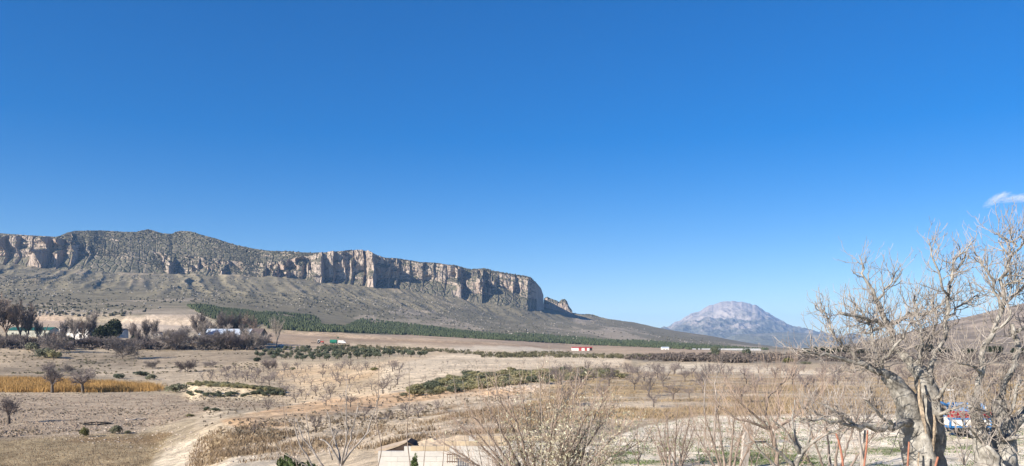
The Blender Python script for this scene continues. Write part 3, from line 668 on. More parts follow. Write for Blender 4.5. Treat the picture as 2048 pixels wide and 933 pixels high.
# ---- leafy shrubs and trees, each > stem / trunk, foliage
def leafy(name, label, cat, seed, rad, n, size, lm, th=.0, tr=.05, lift=None, lumps=7, asp=1.6):
    r = np.random.RandomState(seed); root = thing(name, label, cat); m = MB(); q = random.Random(seed)
    lift = rad[2] * .75 + th if lift is None else lift
    nst = 1 if th > .5 else 3
    for k in range(nst):
        a, b_ = branch((q.uniform(-.1, .1) * rad[0] * (nst > 1), q.uniform(-.1, .1) * rad[1] * (nst > 1), -.2), (q.uniform(-.4, .4) * (nst > 1), q.uniform(-.3, .3) * (nst > 1), 1), lift + rad[2] * .2, tr, tr * .4, 5, .18, .05, q)
        m.tube(a, b_, 5)
    m.build("trunk" if th > .5 else "stem", bark_dark, root, True)
    v, f = card_cloud(n, rad, size, r, lumps, lift=lift, asp=asp)
    link("foliage", mesh_np("foliage", v, f, lm), root); return root
# ---------------------------------------------------------------- far things: plantation, farm, sheds, vehicles
def sample(poly, n, r, ymin=0, ymax=1e9, accept=None):
    p = np.array(poly, float); x0, y0 = p.min(0); x1, y1 = p.max(0); out = []
    while len(out) < n:
        x = r.uniform(x0, x1, n * 2); y = r.uniform(y0, y1, n * 2); m = inpoly(poly, x, y)
        out += list(zip(x[m], y[m]))
        if not m.any(): break
    out = np.array(out[:n]); h = hit(out[:, 0], out[:, 1])
    k = (h[:, 1] > ymin) & (h[:, 1] < ymax)
    return h[k]
# young pine plantation, a far-off wood: tapered two-tier crowns
def wood(name, label, polys, sp, hgt, mat, r, sides=5):
    V, Q = [], []; n0 = 0; pts = []
    for poly, n in polys: pts.append(sample(poly, n, r))
    pts = np.concatenate(pts); pts = pts[fbm(pts[:, 0] / 45, pts[:, 1] / 60, 3, 19) + r.uniform(-.25, .25, len(pts)) > -.33]; n = len(pts); H = hgt * r.uniform(.5, 1.35, n); Rr = H * r.uniform(.30, .42, n)
    a = np.arange(sides) * 2 * math.pi / sides
    ang = a[None] + r.uniform(0, 6.28, (n, 1)); rj = r.uniform(.75, 1.25, (n, sides))
    ring = lambda z, k: np.stack([pts[:, 0:1] + np.cos(ang) * Rr[:, None] * k * rj, pts[:, 1:2] + np.sin(ang) * Rr[:, None] * k * rj, np.broadcast_to((pts[:, 2] + H * z)[:, None], ang.shape)], -1)
    top = (pts + np.stack([np.zeros(n), np.zeros(n), H], 1))[:, None, :]
    v = np.concatenate([ring(.02, .35), ring(.18, 1.0), ring(.55, .8), ring(.85, .4), top], 1)       # (n, 4*sides+1, 3)
    i = np.arange(sides); j = (i + 1) % sides; S = sides
    q = np.concatenate([np.stack([i + k * S, j + k * S, j + (k + 1) * S, i + (k + 1) * S], 1) for k in range(3)]); t = np.stack([i + 3 * S, j + 3 * S, np.full(S, 4 * S)], 1)
    off = np.arange(n)[:, None, None] * (4 * S + 1)
    o = link(name, mesh_np(name, v.reshape(-1, 3), [(q[None] + off).reshape(-1, 4), (t[None] + off).reshape(-1, 3)], mat)); kind(o, "stuff"); o["label"] = label; return o
m_pine = simple("pine_needles", (.062, .078, .036), var=.5, scale=.12, rough=.8)
P1 = [(372, 612), (400, 611), (450, 617), (500, 624), (560, 627), (632, 634), (643, 645), (640, 652), (690, 655), (722, 639), (760, 642), (800, 647), (900, 659), (1000, 670), (1120, 681), (1250, 688.5), (1400, 697), (1450, 700), (1380, 700), (1300, 696), (1180, 691), (1000, 681), (860, 673), (700, 666), (600, 663), (520, 656), (445, 652)]
P2 = [(1020, 668), (1060, 669), (1140, 675), (1250, 683), (1290, 682), (1420, 692), (1530, 699), (1540, 701), (1440, 699.5), (1300, 693), (1200, 686), (1080, 676)]
wood("pine_plantation", "dark green young pine plantation along the foot of the slope", [(P1, 16500), (P2, 3200)], 0, 3.6, m_pine, NP)

# scrub dotted over the slopes under the cliffs
def dots(name, label, poly, n, hgt, mat, r, ymin=0, ymax=1e9, clump=None):
    pts = poly if n == 0 else sample(poly, n, r, ymin, ymax)
    if clump is not None: pts = pts[clump(pts)]
    n = len(pts); H = hgt * r.uniform(.4, 1.3, n); w = H * r.uniform(.5, 1.2, n)
    a = np.arange(5) * 2 * math.pi / 5
    ang = a[None] + r.uniform(0, 6, (n, 1)); rj = r.uniform(.6, 1.3, (n, 5))
    ring = lambda z, k: np.stack([pts[:, 0:1] + np.cos(ang) * w[:, None] * k * rj, pts[:, 1:2] + np.sin(ang) * w[:, None] * k * rj, (pts[:, 2] + H * z)[:, None] + 0 * ang], -1)
    v = np.concatenate([ring(-.15, .8), ring(.5, 1.0), (pts + np.stack([w * .2, w * 0, H], 1))[:, None, :]], 1)
    i = np.arange(5); j = (i + 1) % 5; q = np.stack([i, j, j + 5, i + 5], 1); t = np.stack([i + 5, j + 5, np.full(5, 10)], 1); off = np.arange(n)[:, None, None] * 11
    o = link(name, mesh_np(name, v.reshape(-1, 3), [(q[None] + off).reshape(-1, 4), (t[None] + off).reshape(-1, 3)], mat)); kind(o, "stuff"); o["label"] = label; return o
m_mat = simple("dark_maquis", (.105, .10, .07), var=.4, scale=.05)
m_stone = simple("pale_limestone", (.40, .36, .31), var=.3, scale=.3)
SLP = [(-60, 632), (-60, 520), (100, 516), (200, 520), (330, 552), (450, 552), (560, 566), (700, 562), (900, 575), (1000, 594), (1090, 602), (1160, 626), (1330, 664), (1500, 695), (1300, 690), (1100, 680), (900, 668), (720, 650), (560, 622), (380, 606), (240, 634)]
cl = lambda p: fbm(p[:, 0] / 150, p[:, 1] / 260, 4, 5) + NP.uniform(-.5, .5, len(p)) > .02
dots("slope_scrub", "dark scrub dotted over the slope under the cliffs", SLP, 9500, 2.3, m_mat, NP, 900, clump=cl)
dots("slope_stones", "pale stones strewn over the slope under the cliffs", SLP, 3800, 1.7, m_stone, NP, 900, clump=lambda p: fbm(p[:, 0] / 110, p[:, 1] / 300, 4, 55) + NP.uniform(-.3, .3, len(p)) > .12)

# scrub and boulders on the upper slopes of the mesa
_up = (tt > .05) & (tt < 1.98) & (clf < .35) & (pp > -20)
_pts = np.stack([X, Y, Z], -1)[_up]; _k = NP.choice(len(_pts), 5200); _pts = _pts[_k]; _pts = _pts[(fbm(_pts[:, 0] / 60, _pts[:, 2] / 40, 3, 7) + NP.uniform(-.4, .4, len(_pts)) > -.05)]
dots("upper_scrub", "dark scrub over the upper slopes of the mesa", _pts, 0, 3.0, m_mat, NP)
white = simple("whitewash", (.74, .72, .68), var=.18, scale=.6, bmp=.1)
grime = simple("grimy_plaster", (.42, .42, .36), var=.35, scale=.5)
metal_roof = simple("pale_metal_roof", (.50, .56, .63), var=.2, scale=.8, rough=.45, spec=.4)
green_roof = simple("green_sheet_roof", (.03, .12, .10), var=.3, scale=.8, rough=.6)
red_sheet = simple("red_sheet", (.42, .07, .06), var=.25, scale=.8, rough=.6)
tile_roof = simple("grey_brown_roof", (.14, .11, .10), var=.4, scale=1.2)
dark = simple("dark_opening", (.025, .022, .02), var=.3, scale=2)
glass = simple("dark_window_glass", (.03, .035, .04), var=.2, scale=2, rough=.15, spec=.5)
rubber = simple("black_rubber", (.018, .018, .018), var=.3, scale=4, rough=.8)
steel = simple("grey_steel", (.30, .30, .30), var=.2, scale=2, rough=.5)

def gable_house(name, label, px0, px1, row, Y, wall_h, roof_h, depth, wm, rm, rz=0.0, wins=3, door=True, eave=.4, flat=False, cat="building"):
    """long side to the camera: walls, two roof slopes, windows and a door set into the front"""
    x0, x1 = (px0 - 1024) / F * Y, (px1 - 1024) / F * Y; w = x1 - x0; c = (x0 + x1) / 2
    z = CH - (row - HZ) / F * Y
    root = thing(name, label, cat, (c, Y + depth / 2, z), rz)
    m = MB()
    if flat: m.box((0, 0, wall_h / 2 - .5), (w, depth, wall_h + 1))
    else: m.prism([(-depth / 2, -1), (depth / 2, -1), (depth / 2, wall_h), (0, wall_h + roof_h), (-depth / 2, wall_h)], -w / 2, w / 2, 'x')
    m.build("wall", wm, root)
    if flat: MB().box((0, 0, wall_h + .12), (w + eave, depth + eave, .24)).build("roof", rm, root)
    else:
        for s in (-1, 1):
            sl = math.hypot(depth / 2, roof_h) + eave; an = math.atan2(roof_h, depth / 2)
            r_ = MB().box((0, 0, 0), (w + eave * 2, sl, .16)).build("roof", rm, root)
            r_.rotation_euler = (an * -s, 0, 0); r_.location = (0, s * (depth / 4 + eave / 2 * math.cos(an)), wall_h + roof_h / 2 - eave / 2 * math.sin(an) + .12)
    for k in range(wins):
        xx = -w / 2 + w * (k + .7) / (wins + .4)
        f_ = MB().box((0, 0, 0), (1.1, .12, 1.0)).build("window", steel, root, loc=(xx, -depth / 2 - .03, wall_h * .58))
        MB().box((0, -.04, 0), (.9, .1, .8)).build("pane", glass, f_)
    if door: MB().box((0, 0, 1.05), (1.6, .14, 2.1)).build("door", dark, root, loc=(w * .22, -depth / 2 - .03, 0))
    return root
gable_house("long_shed", "long low shed with a dark green sheet roof behind bare trees", 14, 99, 676, 486, 4.6, 1.8, 12, grime, green_roof, wins=5)
gable_house("white_building", "white flat-roofed farm building with small windows left of the dark tree", 118, 178, 676, 470, 5.4, 0, 10, white, steel, flat=True, wins=4, eave=.3)
gable_house("small_annex", "low annex with greenish flat roof right of the white building", 178, 202, 674, 476, 4.6, 0, 8, grime, green_roof, flat=True, wins=1, eave=.3)
gable_house("small_white_house", "small white house half hidden right of the dark evergreen", 231, 247, 673, 462, 3.4, 1.0, 6, white, tile_roof, wins=1, door=False)
gable_house("white_hut", "tiny white hut between bare trees left of the large bare shrub", 309, 319, 675, 470, 2.4, .8, 4, white, tile_roof, wins=1, door=False)
gable_house("long_barn", "long pale barn with a bright metal roof among bare trees", 398, 502, 686, 462, 4.6, 3.4, 15, simple("grimy_whitewash", (.46, .475, .45), var=.35, scale=.35), metal_roof, wins=7)
gable_house("shaded_barn_end", "shade-painted barn end with a dark overhanging gable right of the long pale barn", 500, 521, 687, 458, 5.4, 3.0, 12, simple("shaded_end_plaster", (.22, .17, .13)), tile_roof, wins=1)  # dark wall: shade on the long barn's right end, painted into the plaster
gable_house("white_farmhouse", "small white farmhouse far out on the plain before the pines", 1324, 1338, 703.2, 1020, 4.4, 1.2, 7, white, metal_roof, wins=2)

# red and white shed on the plain: bays of white wall between red ones
Y = 905; x0 = (1144 - 1024) / F * Y; s_ = Y / F; z0 = float(gz(x0, Y)) - .2
rs = thing("red_and_white_shed", "long low shed of white and red bays on the pale plain", "building", (x0 + 20.5 * s_, Y, z0))
for (a, b_, m_) in ((-20.5, -7, white), (-7, -1.5, red_sheet), (-1.5, 5, white), (5, 9.5, red_sheet), (9.5, 14.5, white), (14.5, 20, dark)):
    MB().box(((a + b_) / 2 * s_, 4, 1.3), ((b_ - a) * s_ - .06, 8, 4.0 + (.2 if m_ is red_sheet else 0))).build("bay", m_, rs)
MB().prism([(-.4, 3.3), (8.4, 3.3), (8.4, 3.6), (4, 4.5), (-.4, 3.6)], -20.8 * s_, 20.4 * s_, 'x').build("roof", red_sheet, rs)
# long white greenhouses
Y = 1150; x0, x1 = (1384 - 1024) / F * Y, (1522 - 1024) / F * Y
gh = thing("greenhouse_row", "long low white greenhouse stretching across the plain behind the two round trees", "greenhouse", ((x0 + x1) / 2, Y, 0))
nb_ = 9; w_ = (x1 - x0) / nb_
bay = MB().prism([(0, 0), (9, 0), (9, 2.2), (6.5, 3.2), (2.5, 3.2), (0, 2.2)], -w_ / 2 + .3, w_ / 2 - .3, 'x').mesh("greenhouse_bay", simple("white_plastic_sheet", (.50, .50, .49), var=.2, scale=.4))
for k in range(nb_): link("bay", bay, gh, (-(x1 - x0) / 2 + w_ * (k + .5), 0, 0))

# ---- vehicles and a tank at the edge of the brown field
def wheel(root, x, y, r_, w_):
    t_ = MB().cyl((0, 0, 0), r_, w_, 16, 'y').build("wheel", rubber, root, loc=(x, y, r_))
    MB().cyl((0, -w_ / 2 - .01, 0), r_ * .55, .04, 12, 'y').build("rim", steel, t_)
def ground_at(px, row): return hit(px, row)[0]
g = ground_at(640, 688); tr_ = thing("farm_tractor", "red and white tractor parked at the edge of the brown field", "tractor", tuple(g), .1)
MB().box((1.3, 0, 1.35), (2.4, .9, .9), bev=.12).build("hood", red_sheet, tr_); MB().box((-.6, 0, 1.1), (1.8, 1.1, .7), bev=.08).build("chassis", steel, tr_)
cb = MB().box((-.7, 0, 2.1), (1.5, 1.5, 1.5), bev=.1).build("cab", white, tr_); MB().box((0, 0, 0), (1.2, 1.54, .9)).build("cab_window", glass, cb, loc=(-.7, 0, 2.15))
for (x, r_) in ((-1.0, .85), (2.0, .5)):
    for y in (-.95, .95): wheel(tr_, x, y, r_, .42)
g = ground_at(627, 688); im = thing("farm_implement", "dark farm implement lying left of the parked tractor", "farm machine", tuple(g), 0)
MB().box((0, 0, .8), (3.2, .2, .25)).box((0, 1.0, .8), (3.2, .2, .25)).build("frame", rubber, im)
for k in range(5): MB().tube([(-1.4 + k * .7, 0, .8), (-1.4 + k * .7, .5, .5), (-1.3 + k * .7, .1, .0)], .06, 5).build("tine", rubber, im)
g = ground_at(667, 688); tk = thing("green_tank", "green tank beside the white van at the field edge", "tank", tuple(g), 0)
MB().cyl((0, 0, 1.5), 1.35, 4.6, 18, 'x').build("barrel", simple("green_paint", (.02, .16, .11), var=.2), tk)
for x in (-1.5, 1.5): MB().box((x, 0, .3), (.3, 2.2, .9)).build("cradle", steel, tk)
g = ground_at(684, 688); vn = thing("white_van", "white van parked right of the green tank", "van", tuple(g), 0)
MB().prism([(-2.7, .45), (2.6, .45), (2.75, 1.1), (2.1, 1.45), (1.5, 2.35), (-2.6, 2.4), (-2.75, 2.2)], -.95, .95, 'y').build("body", white, vn)
MB().prism([(1.35, 1.5), (1.95, 1.5), (1.45, 2.2), (1.2, 2.2)], -.97, .97, 'y').build("side_window", glass, vn)
for x in (-1.7, 1.8):
    for y in (-.82, .82): wheel(vn, x, y, .38, .24)
g = ground_at(676, 689); sg = thing("sign_post", "thin post with a small dark board between tank and van", "sign", tuple(g))
MB().cyl((0, 0, 2.2), .06, 4.6, 6).build("post", steel, sg); MB().box((0, -.05, 4.5), (.9, .06, 1.2)).build("board", simple("dark_green_board", (.02, .06, .04)), sg)
for (px, row, lab) in ((540, 687, "yellow plant trailer by the tall pale bare tree"), (562, 694, "small white car body left of the olive rows")):
    g = ground_at(px, row); tn = thing("parked_trailer" if px == 540 else "parked_car", lab, "trailer" if px == 540 else "car", tuple(g))
    MB().prism([(-1.9, .4), (1.9, .4), (1.9, .9), (1.2, 1.0), (.7, 1.5), (-1.1, 1.5), (-1.8, 1.0)], -.8, .8, 'y').build("body", simple("ochre_paint", (.5, .3, .1)) if px == 540 else white, tn)
    for x in (-1.2, 1.2):
        for y in (-.72, .72): wheel(tn, x, y, .32, .2)
g = ground_at(1518, 711); up = thing("utility_pole", "thin wooden utility pole on the plain right of the round trees", "pole", tuple(g))
MB().cyl((0, 0, 3.8), .12, 8, 7).build("post", bark_pale, up); MB().box((0, 0, 7.2), (1.6, .12, .12)).build("crossarm", bark_pale, up)

# ---- farm trees
TALL = [bare_tree("bare_tree", 300 + i, 11, 2.2, .42, .22, lv3(2.6, .09, 2.0, .2, .12, .55), bark_dark, [twig_brown, twig_grey, twig_dark][i], 5, .18, .1, 1.1) for i in range(3)]
PALE = bare_tree("bare_tree", 320, 13, 2.6, .33, .2, lv3(3.0, .075, 1.3, .16, .16, .42), bark_pale, bark_pale, 6, .15, .12, 1.2)
BSH = [bare_tree("bare_shrub", 340 + i, 6, .4, 1.0, .10, lv3(1.8, .065, 3.3, .25, .1, .7), bark_dark, [twig_grey, twig_dark][i % 2], 7, .22, .08, .7) for i in range(3)]
BLK = bare_tree("bare_tree", 350, 8, 2.5, .45, .32, [dict(per=.5, len=1.2, ang=.8, K=4, sides=3, wig=.3, trop=.05, r=.08, t0=.3)], bark_dark, bark_dark, 2, .2, .05, 1.2)
EVG = [leafy("evergreen_tree", "dark evergreen tree", "tree", 400 + i, (4.6, 4.4, 4.6), 1500, .55, leaf_dark, th=2.2, tr=.3, lumps=9) for i in range(2)]
for (i, px, row, hp, lab) in (
    (0, 12, 688, 84, "tallest brown bare tree at the far left edge"), (0, 40, 688, 78, "tall brown bare tree over the left end of the green-roofed shed"), (2, -14, 690, 88, "brown bare tree cut by the left edge of the photo"),
    (1, 55, 688, 52, "thin bare tree before the middle of the green-roofed shed"), (1, 78, 688, 40, "small grey bare tree before the right half of the green-roofed shed"),
    (1, 150, 690, 46, "grey bare tree before the white flat-roofed building"), (1, 182, 688, 56, "pale bare tree right of the white flat-roofed building"), (0, 168, 688, 44, "thin brown bare tree before the right end of the white building"),
    (1, 128, 688, 42, "thin grey bare tree before the left end of the white building"), (2, 292, 690, 44, "reddish bare tree right of the small white house"), (1, 308, 688, 42, "dark forked bare tree beside the tiny white hut"),
    (2, 398, 688, 54, "spreading bare tree at the left end of the long pale barn"), (2, 444, 689, 56, "brown-crowned bare tree before the middle of the long barn"), (0, 458, 689, 54, "second brown-crowned tree before the long barn, right of the first"),
    (2, 473, 689, 52, "third brown-crowned tree before the long barn"), (0, 498, 690, 56, "brown-crowned bare tree before the dark gable"), (1, 425, 690, 40, "slim grey bare tree before the left half of the long barn"), (2, 266, 690, 38, "low brown bare tree right of the dark evergreen")):
    H = pxh(px, row, hp); plant(TALL[i], px, row, s=H / 8.2, label=lab)
plant(PALE, 553, 695, s=pxh(553, 695, 52) / 9.6, label="pale bare tree standing alone right of the barns")
plant(BLK, 105, 688, s=pxh(105, 688, 30) / 8, label="dark pollarded tree between the green shed and the white building")
plant(BLK, 92, 680, s=pxh(92, 680, 44) / 8, label="dark V-shaped bare tree at the right end of the green shed", rz=1.0)
for (px, row, wp, hp, lab) in ((224, 692, 60, 58, "big dark evergreen tree beside the small white house"), (200, 692, 44, 44, "dark evergreen right of the white flat-roofed building"), (487, 693, 46, 42, "dark evergreen tree in front of the dark gabled barn"), (520, 693, 32, 34, "smaller dark evergreen right of the dark gabled barn"), (270, 694, 30, 26, "low dark evergreen below the small white house"), (140, 696, 34, 22, "low dark evergreen in front of the white flat-roofed building"), (455, 694, 26, 24, "dark evergreen before the middle of the long pale barn")):
    H = pxh(px, row, hp); plant(EVG[0], px, row, s=H / 9.5, label=lab)
for (px, row, wp, hp, i, lab) in ((352, 700, 74, 50, 0, "broad grey bare shrub left of the long pale barn"), (245, 718, 66, 46, 0, "rounded grey bare shrub on the valley terrace"), (110, 706, 56, 44, 0, "pale grey bare shrub below the white building"),
    (470, 700, 44, 44, 1, "dark bare shrub in front of the long pale barn"), (20, 690, 90, 26, 1, "dark thicket at the far left below the bare trees"), (160, 694, 80, 26, 1, "dark thicket below the white flat-roofed building"), (205, 696, 70, 28, 1, "dark thicket below the big dark evergreen"),
    (290, 700, 40, 26, 1, "dark bare shrub below the tiny white hut"), (375, 745, 40, 30, 1, "round dark bare shrub alone in the middle of the valley"), (305, 738, 30, 20, 0, "low grey bare shrub on the valley floor"), (135, 747, 20, 20, 0, "small bare shrub behind the ochre reeds"),
    (540, 742, 34, 30, 1, "bluish grey bare shrub below the olive rows"), (420, 735, 30, 14, 0, "low bare shrub left of the olive rows"), (-30, 694, 70, 26, 1, "dark thicket cut by the left edge"), (130, 700, 40, 22, 1, "low dark shrub right of the pale grey shrub")):
    H = pxh(px, row, hp); W_ = pxh(px, row, wp); s = W_ / 6.4; plant(BSH[i], px, row, s=s, sz=H / 4.7 / s, label=lab, cat="shrub")
for k in range(54):
    px = rng.uniform(-20, 540) if k < 44 else rng.uniform(395, 512); row = rng.uniform(684, 700); hp = rng.uniform(16, 34) + (12 if 400 < px < 510 else 0)
    plant((BSH + TALL)[k % 6], px, row, s=pxh(px, row, hp) / (4.9 if k % 6 < 3 else 8.4), label="dark bare tree in the thick belt %s" % ("below the green-roofed shed" if px < 108 else "below the white flat-roofed building" if px < 205 else "between the dark evergreen and the long barn" if px < 392 else "in front of the long pale barn"), group="bare trees in the belt along the farm")
SHR = [leafy("green_shrub", "rounded shrub", "shrub", 500 + i, (1.0, 1.0, .8), 800, .14, m_, tr=.04, lumps=11) for i, m_ in enumerate((leaf_scrub, leaf_olive, leaf_grey, leaf_yel, leaf_dark))]
for (px, row, wp, hp, i, lab) in ((92, 716, 46, 28, 2, "grey-green shrub left of the pale grey bare shrub"), (108, 718, 34, 22, 0, "yellow-edged green shrub below the pale grey bare shrub"), (64, 702, 30, 24, 2, "tall grey-green shrub at the field corner on the left"), (88, 686, 20, 22, 4, "dark green bush before the right end of the green shed"),
    (351, 785, 48, 25, 2, "large grey-green shrub at the right end of the ochre reeds"), (300, 760, 26, 16, 2, "grey-green shrub behind the right end of the reeds"), (238, 758, 30, 14, 1, "low dark green shrub behind the ochre reeds"), (285, 752, 40, 12, 1, "flat green shrub on the pale terrace edge"),
    (168, 875, 20, 26, 3, "yellow-green bush left of the hose coil in the field"), (230, 868, 26, 24, 2, "grey-green bush right of the hose coil in the field"), (255, 868, 14, 10, 2, "tiny grey-green bush at the field edge"),
    (412, 822, 16, 11, 1, "dark shrub at the tip of the pale bank"), (432, 822, 26, 8, 1, "low shrub on the crest of the pale bank"), (380, 834, 22, 8, 0, "flat shrub at the corner of the ploughed field"),
    (1432, 712, 26, 24, 1, "left one of the two round green trees on the plain"), (1419, 712, 12, 9, 1, "small bush touching the left round green tree"), (1493, 712, 24, 19, 1, "right one of the two round green trees on the plain"), (1577, 727, 24, 15, 3, "yellow-green bush on the plain left of the fig tree"), (1612, 729, 26, 8, 2, "low grey-green bush right of the yellow-green bush"),
    (515, 724, 20, 14, 4, "dark rounded bush at the lower left corner of the olive rows"), (750, 742, 20, 9, 3, "bright green weed bush below the olive rows"), (585, 741, 14, 8, 3, "small green bush beside the bluish bare shrub")):
    s = pxh(px, row, wp) / 2.0; plant(SHR[i], px, row, s=s, sz=pxh(px, row, hp) / 1.45 / s, label=lab)
for k, (px, row, wp, hp) in enumerate(((1612, 714, 24, 20), (1640, 714, 40, 24), (1665, 715, 34, 22), (1690, 714, 40, 26), (1718, 715, 36, 20), (1745, 714, 30, 18), (1850, 714, 46, 30), (1885, 714, 40, 22), (1935, 716, 34, 22), (1990, 716, 40, 28), (2035, 716, 36, 24), (1780, 713, 30, 16))):
    s = pxh(px, row, wp) / 9.2; plant(EVG[1], px, row, s=s, sz=pxh(px, row, hp) / 9.5 / s, label="dark rounded evergreen in the row at the foot of the right-hand hill", group="evergreens along the foot of the right-hand hill")
# ---- olive grove
OLV = [leafy("olive_tree", "grey-green olive tree", "tree", 520 + i, (1.7, 1.7, 1.5), 420, .34, leaf_olive if i else leaf_grey, th=.7, tr=.16, lumps=7) for i in range(3)]
OP = [(505, 706), (520, 700), (700, 700), (850, 713), (862, 724), (800, 729), (690, 722), (560, 724), (505, 716)]
ol = []
for j in range(16):
    for i in range(90):
        Yq = 318 + j * 9.5 + rng.uniform(-1.5, 1.5); Xq = -125 + i * 5.6 + rng.uniform(-1.2, 1.2)
        pq = Xq / Yq * F + 1024; rq = HZ + F * (CH - float(gz(Xq, Yq))) / Yq
        if bool(inpoly(OP, pq, rq)) and rng.random() < .86: ol.append((Xq, Yq, rq, pq))
rng.shuffle(ol)
for k, (x, y, rq, pq) in enumerate(ol[:230]):
    plant(OLV[k % 3], X=x, Y=y, s=rng.uniform(.65, 1.15), label="grey-green olive tree, %s rows, %s of the grove below the farm" % ("front" if rq > 717 else "middle" if rq > 709 else "back", "left end" if pq < 610 else "middle" if pq < 740 else "right end"), group="olive trees in the grove below the farm")
# dark hedge line and scrub bands
def clumps(name, label, poly, n, size, leaf, lm, r, per=26, ymin=0, ymax=1e9, h=.6, acc=None):
    pts = sample(poly, n, r, ymin, ymax)
    if acc is not None: pts = pts[acc(pts)]
    n = len(pts); k = np.repeat(np.arange(n), per); sc = size * r.uniform(.5, 1.3, n)
    d = r.normal(0, 1, (n * per, 3)); d /= np.linalg.norm(d, axis=1, keepdims=True); d *= r.uniform(.4, 1, (n * per, 1))
    p = pts[k] + d * sc[k][:, None] * np.array((1, 1, h)) + np.array((0, 0, 1)) * (sc[k] * h * .8)[:, None]
    a = r.normal(0, 1, p.shape); a /= np.linalg.norm(a, axis=1, keepdims=True); b = np.cross(a, d); b /= np.linalg.norm(b, axis=1, keepdims=True) + 1e-9
    s = leaf * r.uniform(.6, 1.4, (len(p), 1)); v = np.stack([p - a * s, p + b * s * .7, p + a * s, p - b * s * .7], 1).reshape(-1, 3)
    o = link(name, mesh_np(name, v, np.arange(len(v)).reshape(-1, 4), lm)); kind(o, "stuff"); o["label"] = label; return o
m_thick = leafmat("dark_thicket", (.17, .14, .12), (.085, .072, .065), objrand=0, scale=.4)
m_dscr = leafmat("dark_scrub", (.085, .085, .055), (.035, .038, .025), objrand=0, scale=.3)
m_bscr = leafmat("olive_brown_scrub", (.17, .155, .085), (.08, .08, .05), objrand=0, scale=.3)
clumps("hedge", "dark hedge along the upper edge of the olive rows", [(640, 694), (700, 692), (850, 700), (960, 706), (1040, 712), (1000, 714), (880, 706), (760, 701), (640, 698)], 190, 1.5, .36, m_bscr, NP, 34)
clumps("scrub_band", "dark olive scrub along the edge of the pale orchard rise", [(1000, 712), (1080, 704), (1130, 705), (1150, 710), (1240, 712), (1320, 714), (1300, 719), (1100, 716), (960, 716)], 330, 1.4, .3, m_bscr, NP, 34)
clumps("thicket", "purple-brown bare thicket across the plain", [(1240, 719), (1300, 710), (1640, 707), (2060, 709), (2060, 724), (1660, 724), (1450, 727), (1290, 722)], 900, 1.7, .34, m_thick, NP, 30)
clumps("valley_scrub", "dark low scrub scattered over the valley terraces", [(-60, 706), (180, 700), (510, 706), (560, 735), (380, 750), (-60, 748)], 900, .6, .2, m_bscr, NP, 16, 200, h=.4, acc=lambda p: fbm(p[:, 0] / 25, p[:, 1] / 9, 3, 8) > .02)
clumps("farm_thicket", "dark bare undergrowth along the farm", [(-60, 680), (100, 684), (215, 682), (330, 684), (400, 690), (520, 690), (540, 702), (400, 702), (215, 702), (-60, 700)], 420, 2.0, .45, m_thick, NP, 34, 380)
# ---------------------------------------------------------------- middle distance: reeds, valley trees, orchards, mound, bank
def blades(name, label, pts, per, hgt, wid, mat, r, lean=.25, spread=.5):
    n = len(pts); k = np.repeat(np.arange(n), per); m = len(k)
    p = pts[k] + np.stack([r.normal(0, spread, m), r.normal(0, spread, m), np.full(m, -.05)], 1)
    h = hgt * r.uniform(.5, 1.2, m) * np.repeat(r.uniform(.7, 1.2, n), per); a = r.uniform(0, 6.28, m); l = r.normal(0, lean, (m, 2)) * h[:, None]
    dx = np.stack([np.cos(a), np.sin(a), 0 * a], 1) * (wid / 2)
    tip = p + np.concatenate([l, h[:, None]], 1); mid = p + np.concatenate([l * .35, h[:, None] * .55], 1)
    v = np.stack([p - dx, p + dx, mid + dx * .8, mid - dx * .8, tip], 1).reshape(-1, 3); o5 = np.arange(m)[:, None] * 5
    o = link(name, mesh_np(name, v, [np.array([[0, 1, 2, 3]]) + o5, np.array([[3, 2, 4]]) + o5], mat)); kind(o, "stuff"); o["label"] = label; return o
m_reed = leafmat("ochre_reeds", (.48, .295, .105), (.28, .175, .07), scale=.25, objrand=0)
m_dry = leafmat("dry_grass", (.30, .225, .145), (.16, .115, .07), scale=.5, objrand=0)
m_tan = leafmat("tan_grass", (.37, .28, .16), (.24, .17, .09), scale=.4, objrand=0)
m_weed = leafmat("green_weeds", (.13, .19, .055), (.065, .10, .03), scale=.8, objrand=0)
RD = [(-90, 785), (60, 785), (200, 785), (322, 783), (318, 776), (250, 770), (140, 764), (60, 760), (-90, 758)]
blades("reeds", "strip of ochre dry reeds along the field edge", sample(RD, 2600, NP, 150, 330), 14, 1.35, .10, m_reed, NP, .2, .9)
# round valley trees
VT = [bare_tree("bare_tree", 600 + i, 5.2, 1.5, .8, .23, lv3(1.3, .05, 3.6, .28, .05, .8), bark_dark, twig_dark, 7, .25, .05, .85) for i in range(2)]
for (i, px, row, hp, lab) in ((0, 18, 848, 62, "round-crowned bare tree at the left edge of the ploughed field"), (0, 105, 786, 60, "bare tree in front of the ochre reeds, the left of two"), (1, 166, 786, 62, "bare tree in front of the ochre reeds, the right of two"), (1, 97, 752, 34, "bare tree behind the ochre reeds on the left")):
    plant(VT[i], px, row, s=pxh(px, row, hp) / 5.0, label=lab, rz=1.0 + i)
